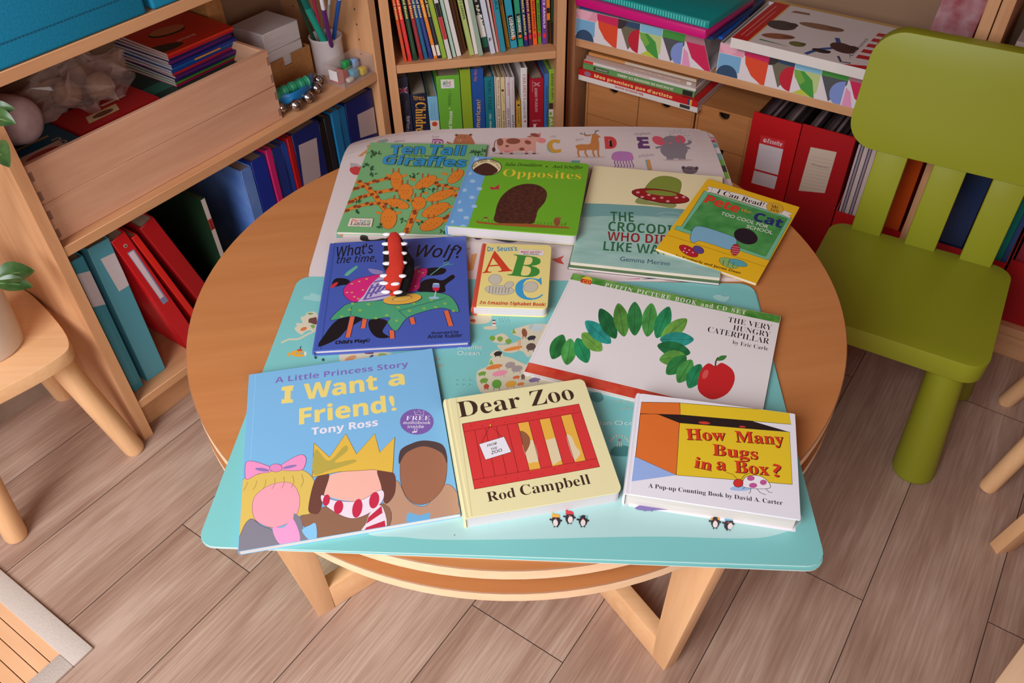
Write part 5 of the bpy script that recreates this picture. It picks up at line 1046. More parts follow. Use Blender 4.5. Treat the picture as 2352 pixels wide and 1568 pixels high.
binder(LU, 'guide_book', 'dark green guide book with a white lettered spine', 'book', 0.283, 0.010, 0.028, Z0, 0.297, 0.22, (26, 50, 32), -0.02, None, dg)
sky = mottled((70, 110, 190), (126, 160, 220), 9, 0.3, name='sky_cover', s=0.4)
T = binder(LU, 'plastic_folder', 'pale blue clear plastic folder standing beside the dark green book', 'folder', 0.374, 0.026, 0.02, Z0, 0.312, 0.23, sky, 0, ring)
binder(LU, 'ring_binder', 'deep blue binder right of the pale blue folder', 'binder', 0.402, 0.036, 0.02, Z0, 0.318, 0.24, (28, 50, 150), 0, ring)
binder(LU, 'ring_binder', 'magenta pink folder spine between blue binders', 'folder', 0.441, 0.014, 0.018, Z0, 0.325, 0.24, (206, 36, 110), 0, ring)
binder(LU, 'ring_binder', 'navy folder right of the pink spine', 'folder', 0.457, 0.025, 0.02, Z0, 0.318, 0.24, (34, 54, 130), 0, ring)
binder(LU, 'ring_binder', 'mid blue folder left of the dark red spine', 'folder', 0.484, 0.013, 0.022, Z0, 0.316, 0.24, (32, 76, 168), 0, ring)
binder(LU, 'ring_binder', 'dark red folder spine left of a labelled navy binder', 'folder', 0.4985, 0.012, 0.018, Z0, 0.325, 0.24, (176, 22, 30), 0, ring)
binder(LU, 'ring_binder', 'wide navy binder with a white spine panel, left of black books', 'binder', 0.512, 0.075, 0.018, Z0, 0.326, 0.25, (24, 38, 104), 0, ring, lab([(733, 1190), (880, 1125), (915, 1440), (780, 1540)], (190, 170, 172), None, s2))
binder(LU, 'notebook', 'thin black notebook beside the wide navy binder', 'book', 0.5885, 0.015, 0.02, Z0, 0.316, 0.2, (26, 24, 28), 0, ring)
binder(LU, 'notebook', 'black and white edged book left of the blue folders', 'book', 0.605, 0.016, 0.02, Z0, 0.322, 0.2, (40, 38, 42), 0, ring)
binder(LU, 'ring_binder', 'azure blue folder, left of a pair by the last binder', 'folder', 0.626, 0.021, 0.018, Z0, 0.325, 0.24, (30, 120, 176), 0, ring)
binder(LU, 'ring_binder', 'azure blue folder touching the last navy binder', 'folder', 0.6485, 0.020, 0.02, Z0, 0.322, 0.24, (24, 110, 166), 0, ring)
binder(LU, 'ring_binder', 'wide navy binder with a white panel at the right shelf end', 'binder', 0.6705, 0.085, 0.02, Z0, 0.326, 0.25, (22, 34, 104), 0, ring, lab([(1214, 940), (1348, 874), (1375, 1085), (1240, 1130)], (190, 170, 172), None, s2))
# ================================================================== narrow bookcase: two rows of books
ORD = ['first', 'second', 'third', 'fourth', 'fifth', 'sixth', 'seventh', 'eighth', 'ninth', 'tenth', '11th', '12th', '13th', '14th', '15th', '16th', '17th', '18th', '19th', '20th', '21st', '22nd', '23rd', '24th', '25th', '26th', '27th', '28th', '29th', '30th', '31st', '32nd']
CM = ('Cat and Mouse', (236, 214, 130), 0.62, 0.22)
upper = [('orange red', (206, 70, 34), 295, 328, 615, 172, 207, CM), ('bright red', (220, 44, 44), 340, 380, 610, 212, 250, CM), ('dark green', (30, 66, 44), 390, 435, 605, 270, 310, CM), ('crimson', (150, 36, 46), 455, 495, 600, 325, 360, CM), ('petrol blue', (24, 92, 130), 500, 540, 590, 365, 400, CM), ('navy', (40, 56, 130), 550, 590, 588, 405, 440, CM), ('orange', (232, 130, 40), 597, 632, 582, 450, 488, CM), ('black', (30, 30, 44), 635, 675, 580, 495, 530, CM), ('lime green', (140, 176, 60), 680, 728, 582, 535, 580, None), ('white and red', (214, 206, 200), 737, 780, 590, 590, 640, None), ('pale mint', (176, 206, 186), 785, 820, 572, 645, 690, None), ('white', (222, 214, 208), 825, 872, 560, 695, 735, None), ('dark brown', (84, 46, 26), 866, 900, 540, 742, 780, None), ('brown', (130, 76, 36), 895, 922, 505, 785, 808, None), ('pale green', (176, 190, 110), 955, 1003, 552, 835, 875, ("CARLEY'S GARDEN", (50, 80, 40), 0.62, 0.28)), ('ivory', (226, 214, 204), 1003, 1040, 542, 905, 930, None), ('grey green', (150, 170, 150), 1045, 1092, 555, 940, 975, None), ('black and white', (34, 32, 36), 1094, 1155, 522, 982, 1045, ('the Moon is', (230, 220, 190), 0.55, 0.4)), ('bluish white', (204, 206, 220), 1165, 1218, 540, 1060, 1105, ('F', (40, 40, 60), 0.12, 0.06)), ('cream', (222, 206, 196), 1218, 1243, 522, 1112, 1150, None), ('red edged', (206, 80, 80), 1243, 1262, 515, 1155, 1180, None), ('teal', (44, 140, 160), 1264, 1322, 520, 1185, 1235, ('INCROYABLE', (20, 70, 90), 0.62, 0.25)), ('amber', (196, 140, 50), 1322, 1358, 476, 1240, 1285, ('MCCLELLAND', (90, 60, 30), 0.65, 0.25)), ('turquoise', (44, 150, 176), 1364, 1438, 482, 1295, 1375, ('USBORNE', (230, 230, 220), 0.14, 0.2)), ('sea green', (46, 150, 110), 1440, 1497, 466, 1395, 1450, ('USBORNE', (230, 230, 220), 0.14, 0.18)), ('dark blue', (34, 46, 110), 1502, 1543, 464, 1460, 1495, ('NICK ARNOLD', (230, 210, 90), 0.4, 0.3)), ('plum', (96, 34, 90), 1545, 1584, 452, 1510, 1545, ('NICK ARNOLD', (230, 190, 90), 0.42, 0.3)), ('vivid orange', (240, 100, 30), 1588, 1632, 446, 1560, 1605, ('NICK ARNOLD', (120, 30, 30), 0.44, 0.3)), ('grass green', (110, 160, 40), 1636, 1672, 432, 1615, 1655, ('NICK ARNOLD', (40, 90, 30), 0.44, 0.3)), ('violet', (104, 60, 150), 1680, 1726, 440, 1675, 1715, ('NICK ARNOLD', (226, 200, 230), 0.44, 0.3)), ('orange and black', (224, 120, 40), 1729, 1764, 440, 1720, 1755, None), ('blackish green', (30, 56, 34), 1767, 1795, 440, 1765, 1797, None)]
zsh = 0.4635
prev_end = None
for k, (cn, c, b0, b1, by, t0, t1_, tx) in enumerate(upper):
    ua, da = MU.hz(S(s3, (b0, by)), zsh); ub, db = MU.hz(S(s3, (b1, by)), zsh); d = min(da, db)
    ut, zt_ = MU.hit(S(s3, (t0, 0)), d); ut2, _ = MU.hit(S(s3, (t1_, 0)), d)
    lean = math.atan2((ut + ut2 - ua - ub) / 2, zt_ - zsh); w = max(0.004, (ub - ua)) * 0.94
    if k > 30: lean = min(lean, 0.0)
    if lean > 0: lean = 0
    h = 0.205 + 0.018 * ((k * 7) % 4)
    def art(A, w, h, c=c, tx=tx, k=k, cn=cn):
        A.c = None
        if cn == 'white and red': A.rect(0, 0.045, w, 0.095, (196, 60, 60)); A.rect(0, 0.095, w, 0.125, (40, 36, 40)); A.rect(0, 0.15, w, h, (120, 130, 150))
        if cn == 'orange and black': A.rect(0, 0, w, 0.055, (34, 26, 24)); A.rect(0, 0.07, w, 0.082, (40, 26, 20))
        if cn == 'blackish green': A.rect(0, 0, w, 0.05, (24, 22, 22))
        if cn == 'black and white': A.rect(0, 0.012, w, 0.035, (30, 90, 70)); A.rect(0, 0.035, w, 0.085, (220, 214, 206)); A.text('JU', (w * 0.8, 0.08), (w * 0.8, 0.06), w * 0.6, (34, 32, 36), 'sb')
        if 'USBORNE' in (tx or [''])[0]: A.rect(w * 0.15, 0.018, w * 0.85, 0.075, (30, 30, 34)); A.ell(w / 2, 0.024, w * 0.3, 0.004, (232, 120, 60))
        if tx:
            L_ = h * tx[3]; y1 = h * tx[2] if tx[2] > 0.3 else 0.07
            sz = w * 0.5; 
            if tx is CM: y1 = 0.155; L_ = 0.062; A.ell(w / 2, 0.172, w * 0.3, w * 0.3, (236, 170, 60), 0, 12); A.line([(w * 0.5, 0.09), (w * 0.5, 0.016)], 0.8, tuple(min(255, int(v * 0.5 + 90)) for v in c))
            if tx[0] == 'F': A.text('F', (w * 0.2, 0.03), (w * 0.75, 0.03), w * 0.7, tx[1], 'sb')
            else: A.text(tx[0], (w * 0.3, y1), (w * 0.3, y1 - L_), sz, tx[1], 'sb', 0.01, res=1)
        if 25 <= k < 30: A.ell(w / 2, 0.02, w * 0.35, 0.006, (220, 50, 60), 0, 12)
        if cn in ('orange', 'black'): A.rect(w * 0.1, 0.006, w * 0.9, 0.03, (226, 220, 214))
        if cn == 'lime green': A.line([(w * 0.5, 0.04), (w * 0.5, 0.16)], 1.2, (220, 160, 60))
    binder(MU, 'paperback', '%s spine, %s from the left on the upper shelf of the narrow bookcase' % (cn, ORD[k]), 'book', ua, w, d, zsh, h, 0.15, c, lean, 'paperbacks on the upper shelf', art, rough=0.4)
lower = [('dark slate', (44, 44, 62), 252, 378, 240, 775), ('dark navy', (22, 30, 54), 384, 546, 372, 945), ('sky blue and white', (120, 176, 206), 552, 650, 523, 970), ('broad green', (104, 170, 52), 655, 880, 612, 765), ('lime', (140, 166, 40), 886, 987, 838, 700), ('royal blue', (34, 80, 156), 990, 1110, 950, 690), ('teal', (24, 120, 134), 1114, 1206, 1087, 772), ('thin white', (222, 212, 208), 1213, 1226, 1190, 762), ('cream', (226, 206, 176), 1229, 1268, 1212, 772), ('sand', (222, 200, 150), 1272, 1314, 1262, 772), ('pinkish white', (222, 204, 206), 1318, 1358, 1318, 768), ('grey white', (212, 204, 204), 1362, 1408, 1362, 772), ('short amber', (206, 156, 60), 1420, 1466, 1420, 1010), ('white lettered', (226, 220, 218), 1472, 1530, 1466, 680), ('wide crimson', (166, 26, 44), 1554, 1690, 1554, 788), ('blue', (60, 110, 180), 1694, 1738, 1716, 735), ('light green', (130, 170, 50), 1742, 1790, 1760, 692)]
zl = 0.0925
for k, (cn, c, x0, x1, tx0, ty) in enumerate(lower):
    d = 0.028
    ua, _ = MU.hit(S(s3, (x0, 1200)), d); ub, _ = MU.hit(S(s3, (x1, 1200)), d); _, zt_ = MU.hit(S(s3, (tx0 + 30, ty)), d); w = ub - ua; h = zt_ - zl
    def art(A, w, h, k=k, zt_=zt_):
        A.c = s3
        def vt(t, x, y0, y1, hh, col, f='sb', up=False):
            a = (x, y1) if up else (x, y0); b = (x + 6, y0) if up else (x + 6, y1)
            A.c = s3; P0 = A.loc(a); P1 = A.loc(b); A.c = None; A.text(t, P0, P1, hh, col, f, 0.0); A.c = s3
        if k == 0:
            for pl in ([(248, 880), (325, 870), (330, 930), (254, 938)],): A.poly(pl, (50, 60, 110))
            A.line([(248, 882), (330, 930)], 2.2, (206, 170, 180)); A.line([(325, 872), (254, 936)], 2.2, (206, 170, 180)); A.line([(248, 905), (330, 900)], 3, (190, 60, 70)); A.line([(288, 874), (292, 936)], 3, (190, 60, 70))
            vt('Français', 345, 1330, 1160, w * 0.3, (196, 196, 214)); vt('illustré', 326, 1140, 1010, w * 0.2, (90, 90, 120), 'ss')
        if k == 1: A.text("Webster's", (385, 980), (495, 985), 22, (214, 150, 60), 'b'); A.text('New World', (392, 1000), (505, 1005), 18, (214, 150, 60), 'b'); A.c = s3; vt("Children's", 412, 1025, 1420, w * 0.62, (226, 160, 60), 'b')
        if k == 2: A.poly([(552, 1205), (648, 1205), (655, 1400), (560, 1400)], (220, 206, 196)); A.ell(603, 1240, 28, 24, (190, 70, 40)); A.line([(575, 1030), (575, 1160)], 1, (90, 150, 180)); A.line([(600, 1030), (603, 1160)], 1, (90, 150, 180))
        if k == 3:
            A.poly([(662, 795), (795, 793), (800, 880), (668, 885)], (226, 220, 214)); A.text('a', (684, 848), (710, 848), 42, (60, 90, 130), 'sb'); A.text('b', (716, 846), (738, 846), 42, (90, 160, 60), 'sb'); A.text('c', (744, 845), (768, 845), 42, (214, 70, 60), 'sb'); A.text('melody', (692, 868), (764, 866), 16, (60, 120, 170), 'sb')
            vt('NIVEAU 1', 765, 1055, 912, w * 0.14, (40, 70, 30), 'ss'); A.ell(752, 1084, 6, 6, (226, 226, 200)); vt('and Mouse', 775, 1330, 1110, w * 0.16, (220, 226, 200), 'sb')
        if k == 5: vt('American?', 1056, 1320, 995, w * 0.36, (226, 166, 70)); vt('My first', 1020, 810, 680, w * 0.2, (200, 100, 80))
        if k == 6: vt('MOG TIME', 1132, 800, 1110, w * 0.4, (14, 70, 84), 'b'); vt('six stories', 1150, 1140, 1340, w * 0.26, (200, 214, 210), 'b')
        if k == 8: vt('Andrea Beaty', 1232, 800, 1060, w * 0.4, (150, 90, 60)); vt('ADA TWIST', 1238, 1085, 1300, w * 0.4, (60, 40, 40))
        if k == 9: vt('ROSIE REVERE', 1285, 1110, 1320, w * 0.4, (80, 60, 40)); A.ell(1283, 905, 14, 12, (80, 60, 50)); A.line([(1280, 930), (1300, 1040)], 0.6, (80, 60, 50))
        if k == 10: vt('IGGY PECK', 1330, 1085, 1300, w * 0.4, (60, 40, 70)); vt('Beaty', 1330, 830, 960, w * 0.4, (190, 100, 130))
        if k == 11: A.line([(1385, 800), (1386, 1090)], 0.8, (180, 120, 120)); vt('SOFIA', 1376, 1150, 1290, w * 0.4, (60, 50, 60))
        if k == 12: A.ell(1442, 1052, 12, 10, (40, 40, 50)); vt('little reader', 1432, 1090, 1240, w * 0.36, (110, 80, 30))
        if k == 13: vt("CHILDREN'S", 1484, 745, 1000, w * 0.5, (186, 70, 70), 'b'); vt('LITERATURE', 1488, 1010, 1190, w * 0.4, (90, 90, 100), 'b'); A.ell(1507, 1213, 10, 9, (206, 40, 40))
        if k == 14:
            A.line([(1595, 825), (1655, 862)], 1.6, (206, 190, 200)); A.line([(1655, 825), (1595, 862)], 1.6, (206, 190, 200)); A.line([(1625, 820), (1625, 866)], 1.8, (200, 60, 70)); vt('JERRY PUZZLES', 1604, 880, 1120, w * 0.17, (220, 190, 190), 'b'); A.text('POP-UP', (1578, 1218), (1660, 1215), 18, (214, 150, 160), 'b'); A.text('L', (1575, 1300), (1660, 1300), 60, (230, 220, 220), 'b')
            A.line([(1583, 806), (1583, 920)], 0.5, (220, 190, 190))
        if k == 15: vt('Stories for Children', 1716, 860, 1240, w * 0.4, (30, 60, 110))
        if k == 16: vt('DAVID SCARY', 1768, 740, 1000, w * 0.5, (40, 60, 20)); A.poly([(1742, 1030), (1802, 1030), (1798, 1092), (1740, 1092)], (70, 44, 30)); A.poly([(1738, 1092), (1796, 1092), (1792, 1165), (1736, 1165)], (220, 214, 206)); A.ell(1764, 1136, 14, 18, (120, 170, 50)); vt('ALI', 1752, 1180, 1300, w * 0.6, (226, 226, 210))
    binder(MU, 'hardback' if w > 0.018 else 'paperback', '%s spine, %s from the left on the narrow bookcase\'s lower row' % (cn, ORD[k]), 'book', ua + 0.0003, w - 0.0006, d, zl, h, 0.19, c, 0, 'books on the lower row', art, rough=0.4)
# ================================================================== right bookcase contents
PATW = (224, 212, 214)
def pat_art(A, dx=0.0):
    """printed circles, half discs and wedges, laid out from the left edge of the panel"""
    A.c = None
    def R(x0, x1, y0, y1, c): A.rect(x0, y0, x1, y1, c)
    hgt = 0.067; s = 0.0533
    BL_, OR_, RD_, GN_, GR_, NV_, PKC, LGc, SL = (120, 170, 206), (222, 74, 44), (206, 36, 72), (60, 140, 60), (110, 104, 84), (52, 76, 106), (226, 150, 170), (186, 200, 130), (84, 84, 88)
    def half(cx, cy, r, a0, a1, c): A.poly([(cx, cy)] + [(cx + r * math.cos(math.radians(a0 + (a1 - a0) * k / 18)), cy + r * math.sin(math.radians(a0 + (a1 - a0) * k / 18))) for k in range(19)], c)
    A.rect(0, hgt - 0.020, s, hgt, PKC); half(0.02, hgt, 0.02, 180, 360, (234, 170, 186)); A.rect(0.001, 0.012, s - 0.004, hgt - 0.021, BL_); half(0.024, 0.0, 0.024, 0, 180, NV_)
    x = s; A.poly([(x, hgt), (x + s, hgt), (x + s, 0.0)] + [(x + s - s * math.sin(t) , hgt - hgt * (1 - math.cos(t)) - 0.0) for t in [1.57 * (1 - k / 10) for k in range(0)]] + [(x + 0.045, 0.0), (x + 0.022, 0.014), (x + 0.006, 0.036)], OR_); A.poly([(x, hgt), (x + s, hgt), (x + s, hgt - 0.019), (x + 0.001, hgt - 0.015)], (206, 40, 90))
    x = 2 * s; A.poly([(x + 0.001, hgt - 0.006), (x + s, hgt - 0.014), (x + s, hgt - 0.024), (x + 0.028, 0.003)], GR_); A.poly([(x + 0.001, hgt), (x + s, hgt), (x + s, hgt - 0.015), (x + 0.001, hgt - 0.012)], NV_); half(x, hgt, 0.022, 270, 360, (60, 52, 52)); half(x + s, 0.027, 0.026, 90, 270, (190, 34, 52))
    x = 3 * s; A.rect(x + 0.001, hgt - 0.017, x + s, hgt, (132, 186, 214)); A.poly([(x + 0.018, hgt - 0.017), (x + s, hgt - 0.017), (x + s, 0.014), (x + 0.045, 0.0)], LGc); A.poly([(x, hgt - 0.018), (x + 0.02, hgt - 0.018), (x + 0.04, 0.035), (x + 0.051, 0.0), (x + 0.03, 0.0), (x + 0.008, 0.03)], (70, 150, 62)); A.poly([(x, hgt - 0.018), (x + 0.012, hgt - 0.018), (x + 0.026, 0.03), (x + 0.018, 0.02), (x + 0.004, 0.034)], (120, 170, 70)); A.poly([(x + 0.005, 0.0), (x + 0.022, 0.012), (x + 0.045, 0.0)], (190, 196, 70))
    x = 4 * s; A.poly([(x + 0.001, hgt - 0.016), (x + s, hgt - 0.016), (x + s, hgt - 0.024), (x + 0.026, 0.001)], SL); A.rect(x + 0.001, hgt - 0.017, x + s, hgt, (70, 146, 62)); half(x + s - 0.003, 0.022, 0.026, 90, 270, (128, 146, 206))
    x = 5 * s; A.rect(x, hgt - 0.015, x + s, hgt, (176, 120, 130)); A.poly([(x + 0.003, hgt - 0.015), (x + s + 0.02, hgt - 0.015), (x + s + 0.02, 0.0), (x + s, 0.0), (x + 0.02, 0.02)], (206, 36, 84)); A.poly([(x + 0.0, hgt - 0.03), (x + 0.01, 0.03), (x + 0.02, 0.0), (x, 0.0)], (230, 150, 190))
def patbox(u0, lb):
    T = at_unit(RU, 'patterned_tray', lb, 'paper tray', u0, 0.001, 0.4655, 'patterned paper trays'); w, d, h, t = 0.333, 0.262, 0.067, 0.002
    wm = P(*PATW, r=0.5)
    mb = MB(); Mx = Matrix(((1, 0, 0, 0), (0, 0, 1, 0), (0, 1, 0, 0), (0, 0, 0, 1)))
    mb.prism([(0, 0), (w, 0), (w - 0.026, h), (0, h)], 0, t, wm, Mx); A = front_art(T, mb, 0.0, r=0.45, n='print'); A.clip = (0.0004, w - 0.0004, 0.0004, h - 0.0004)
    em = A.emit
    def emit(v, f, col): em(v, f, col)
    pat_art(A)
    # trim the print along the slanted right end
    mb.v = [((min(x, w - 0.026 * max(0, z) / h - 0.0002) if abs(y) < 0.0015 and x > w - 0.03 and y < 0 else x), y, z) for x, y, z in mb.v]
    mb.build('front_panel', T)
    mb = MB(); mb.box(0, t, t, d, 0, h, wm); mb.build('side_panel', T); mb = MB(); mb.box(t, w - 0.026, d - t, d, 0, h, wm); mb.build('rear_panel', T); mb = MB(); mb.box(t, w, t, d - t, 0, t, wm); mb.build('bottom_panel', T)
patbox(0.0005, 'patterned paper tray under the teal and pink folders'); patbox(0.3455, 'patterned paper tray under the animal picture book')
def slab(U, name, lb, cat, u, d, z, w, dep, h, col, yaw=0.0, group=None, art=None, spine=None, pages=False, bevel=0.0):
    T = at_unit(U, name, lb, cat, u, d, z, group, 0, yaw); m = P(*col, r=0.35, s=0.45, n='cover'); mb = MB()
    if pages:
        t = 0.0009; mb.box(0, w, 0, dep, h - t, h, m); mb.box(0, w, 0, dep, 0, t, m); mb.box(0, w, 0, t, t, h - t, P(*(spine or col), r=0.35, s=0.45, n='cover'))
    else: mb.box(0, w, 0, dep, 0, h, m)
    if art:
        A = Art(mb, mat_of(T), (0, 0, h), r=0.35, n='print'); A.clip = (0.0004, w - 0.0004, 0.0004, dep - 0.0004); F_ = front_art(T, mb, 0.0, r=0.35, n='print'); F_.clip = (0.0003, w - 0.0003, 0.0003, h - 0.0003); art(A, F_, w, dep, h)
    mb.build('cover' if pages else 'body', T, bevel)
    if pages: mb = MB(); mb.box(0.001, w - 0.001, 0.001, dep - 0.001, 0.001, h - 0.001, WHITEP); mb.build('pages', T)
    return T
# papers that fill the first tray, then the folders on it
slab(RU, 'paper_stack', 'stack of papers filling the tray under the blue folders', 'papers', 0.006, 0.008, 0.468, 0.30, 0.24, 0.062, (206, 196, 190))
slab(RU, 'plastic_folder', 'bright blue plastic folder, lowest under the magenta binder', 'folder', 0.006, 0.006, 0.5335, 0.338, 0.235, 0.0055, (24, 90, 190), 0.02, 'folders on the first patterned tray')
slab(RU, 'plastic_folder', 'dark blue plastic folder directly under the magenta binder', 'folder', 0.010, -0.004, 0.5395, 0.325, 0.23, 0.0055, (24, 56, 104), -0.03, 'folders on the first patterned tray')
slab(RU, 'ring_binder', 'magenta binder lying between blue folders and the teal album', 'binder', 0.006, -0.014, 0.5455, 0.318, 0.225, 0.019, (210, 22, 120), -0.06, 'folders on the first patterned tray', bevel=0.002)
def ridge(A, F_, w, d, h):
    for k in range(46): F_.rect(0.006 + k * (w - 0.012) / 46, 0.003, 0.006 + (k + 0.5) * (w - 0.012) / 46, h - 0.003, (90, 206, 190))
    A.line([(0.005, 0.012), (w - 0.005, 0.012)], 1.0, (20, 120, 120)); A.line([(0.005, 0.018), (w - 0.005, 0.018)], 0.6, (20, 120, 120))
slab(RU, 'photo_album', 'teal album with a ridged spine on top of the magenta binder', 'album', 0.022, -0.004, 0.5648, 0.305, 0.22, 0.016, (12, 140, 138), -0.075, None, ridge, bevel=0.002)
# second tray: books
slab(RU, 'picture_book', 'white paged book in the second patterned tray, under the animal book', 'book', 0.352, 0.008, 0.468, 0.285, 0.235, 0.064, (226, 216, 210), 0, None, None, (206, 190, 180), True)
p0 = on_z((1682.6, 84), 0.560); a0, b0 = RU.hz((1682.6, 84), 0.560)
def animals(A, F_, w, d, h):
    A.rect(0, 0, w, d, (226, 214, 212)); A.rect(0, 0, 0.034, d, (200, 26, 34)); A.rect(0.034, 0, 0.037, d, (226, 170, 60)); A.rect(0, d - 0.012, w, d, (206, 160, 90))
    A.line([(0.012, 0.02), (0.012, d - 0.03)], 1.2, (236, 190, 180)); A.line([(0.022, 0.02), (0.022, d - 0.06)], 0.9, (236, 190, 180))
    def creature(x, y, a, b, c, r=0): A.ell(x, y, a, b, c, r, 18); A.ell(x + a * 0.6, y + b * 0.5, a * 0.4, b * 0.5, tuple(int(v * 0.8) for v in c), r, 12)
    creature(0.075, 0.055, 0.032, 0.014, (150, 90, 64), 20); creature(0.06, 0.11, 0.03, 0.024, (70, 62, 62)); creature(0.13, 0.145, 0.045, 0.014, (140, 100, 78), 4); creature(0.12, 0.04, 0.016, 0.012, (110, 110, 60)); A.line([(0.05, 0.022), (0.11, 0.02)], 6, (70, 130, 70), False, True)
    A.line([(0.15, 0.006), (0.165, 0.04), (0.19, 0.07), (0.175, 0.11)], 9, (44, 84, 150), True); creature(0.2, 0.07, 0.028, 0.02, (74, 44, 46), -30); creature(0.17, 0.035, 0.018, 0.009, (40, 36, 40)); A.line([(0.205, 0.03), (0.218, 0.008), (0.235, 0.012)], 5, (70, 70, 96))
    for k in range(5): A.poly([(0.235, 0.04 + 0.03 * k), (0.27, 0.045 + 0.03 * k), (0.27, 0.062 + 0.03 * k), (0.235, 0.057 + 0.03 * k)], (190, 30, 40))
    A.text('Animaux', (0.228, 0.03), (0.228, 0.14), 0.008, (70, 50, 50), 'i'); A.poly([(0.22, 0), (w, 0), (w, 0.03)], (200, 30, 36)); A.poly([(0.05, 0.185), (0.09, 0.19), (0.085, 0.2), (0.055, 0.197)], (140, 96, 70))
slab(RU, 'encyclopedia', 'white animal picture book with a red spine edge on the second tray', 'book', a0, b0 - 0.006, 0.5405, 0.298, 0.232, 0.02, (222, 212, 208), -0.02, None, animals, (226, 216, 210), True)
slab(RU, 'magazine', 'thin coloured magazine just under the animal picture book', 'magazine', a0 + 0.012, b0 + 0.006, 0.5335, 0.285, 0.225, 0.006, (70, 90, 120), 0.01, None, None, (150, 60, 60), True)
# mini chests of drawers
def chest(u0, u1, z1, rows, lb):
    T = at_unit(RU, 'mini_drawer_chest', lb, 'drawer chest', u0, 0.032, 0.0925, 'small drawer chests'); w = u1 - u0; h = z1 - 0.0925; d = 0.225; t = 0.005
    mb = MB(); cw_ = chestw('x'); mb.box(0, w, 0, d, h - t, h, cw_); mb.box(0, w, 0, d, 0, t, cw_); mb.box(0, t, 0, d, t, h - t, cw_); mb.box(w - t, w, 0, d, t, h - t, cw_); mb.box(t, w - t, d - t, d, t, h - t, cw_); mb.build('carcass', T)
    rh = (h - 2 * t) / len(rows)
    for r, n in enumerate(rows):
        zb = h - t - rh * (r + 1)
        for c in range(n):
            x0 = t + (w - 2 * t) / n * c + 0.0008; x1 = t + (w - 2 * t) / n * (c + 1) - 0.0008; xc = (x0 + x1) / 2; rr = 0.0125; zt_ = zb + rh - 0.0008
            pts = [(x0, zb + 0.0008), (x1, zb + 0.0008), (x1, zt_)] + [(xc + rr * math.cos(math.radians(a)), zt_ - (0.004 if a not in (0, 180) else 0) - rr * math.sin(math.radians(a))) for a in range(0, 181, 15)] + [(x0, zt_)]
            mb = MB(); mb.prism(pts, 0.001, 0.008, cw_, Matrix(((1, 0, 0, 0), (0, 0, 1, 0), (0, 1, 0, 0), (0, 0, 0, 1)))); mb.box(x0, x1, 0.03, d - 0.01, zb + 0.001, zb + rh * 0.8, P(40, 26, 18, r=0.9)); mb.build('drawer', T)
chest(0.018, 0.300, 0.3625, (2, 1, 2), 'wooden mini drawer chest with a pile of art books on it'); chest(0.3045, 0.4325, 0.3725, (1, 1, 1), 'narrow wooden mini drawer chest left of the red files')
# art books lying on the first chest
zz = 0.3628
def sp(t, c, x0, x1, f='sb', y=0.25, hh=0.5, extra=None):
    def a(A, F_, w, d, h):
        if extra: extra(F_, w, h)
        if t: F_.text(t, (w * x0, h * y), (w * x1, h * y), h * hh, c, f, 0.01)
    return a
stack = [('white bottom art book with small red upside down spine lettering', 0.308, 0.0135, (226, 218, 212), sp('Mes premières oeuvres', (190, 40, 50), 0.56, 0.32, 'sb', 0.75, 0.45, lambda F_, w, h: F_.rect(w * 0.86, h * 0.2, w * 0.94, h * 0.8, (60, 60, 56))), 0.002, 0.014),
         ('red art book with yellow spine lettering, second from the bottom', 0.306, 0.0145, (200, 28, 34), sp("Mes premiers pas d'artiste", (240, 206, 130), 0.14, 0.80, 'sb', 0.28, 0.52, lambda F_, w, h: (F_.ell(w * 0.08, h * 0.5, w * 0.03, h * 0.4, (150, 110, 130)), F_.rect(w * 0.92, 0, w * 0.935, h, (60, 70, 120)), F_.rect(w * 0.94, 0, w * 0.955, h, (226, 180, 70)))), 0.003, 0.012),
         ('green art book with white upside down lettering in the pile', 0.283, 0.0125, (96, 150, 86), sp('20 FACONS DE DESSINER UN ARBRE', (226, 226, 206), 0.82, 0.32, 'b', 0.72, 0.42, lambda F_, w, h: (F_.rect(w * 0.1, h * 0.25, w * 0.24, h * 0.85, (50, 60, 46)), F_.rect(w * 0.9, 0, w * 0.985, h, (40, 40, 36)), F_.text('EDITIONS', (w * 0.23, h * 0.7), (w * 0.12, h * 0.7), h * 0.3, (200, 206, 190), 'sb'))), 0.011, 0.018),
         ('thin white art book with a red corner in the pile', 0.284, 0.0065, (222, 208, 204), sp('Dessiner avec les petits', (190, 90, 90), 0.6, 0.3, 'ss', 0.75, 0.5, lambda F_, w, h: F_.rect(0, 0, w * 0.09, h, (210, 50, 40))), 0.010, 0.022),
         ('brownish grey art book near the top of the pile', 0.278, 0.0085, (170, 140, 128), sp('Peindre dans la nature', (214, 190, 176), 0.86, 0.45, 'ss', 0.7, 0.4, lambda F_, w, h: F_.rect(w * 0.92, h * 0.1, w * 0.96, h * 0.9, (220, 210, 200))), 0.012, 0.03),
         ('orange and pale art book on top of the pile', 0.272, 0.007, (206, 140, 80), sp(None, (0, 0, 0), 0, 1, extra=lambda F_, w, h: F_.rect(w * 0.35, 0, w, h, (200, 186, 170))), 0.016, 0.034)]
for lb, w, h, c, a, du, dd in stack:
    slab(RU, 'art_book', lb, 'book', 0.004 + du, dd - 0.002, zz, w, 0.21, h - 0.0002, c, -0.01 if du < 0.01 else 0.01, 'art books on the mini chest', a, None, True); zz += h
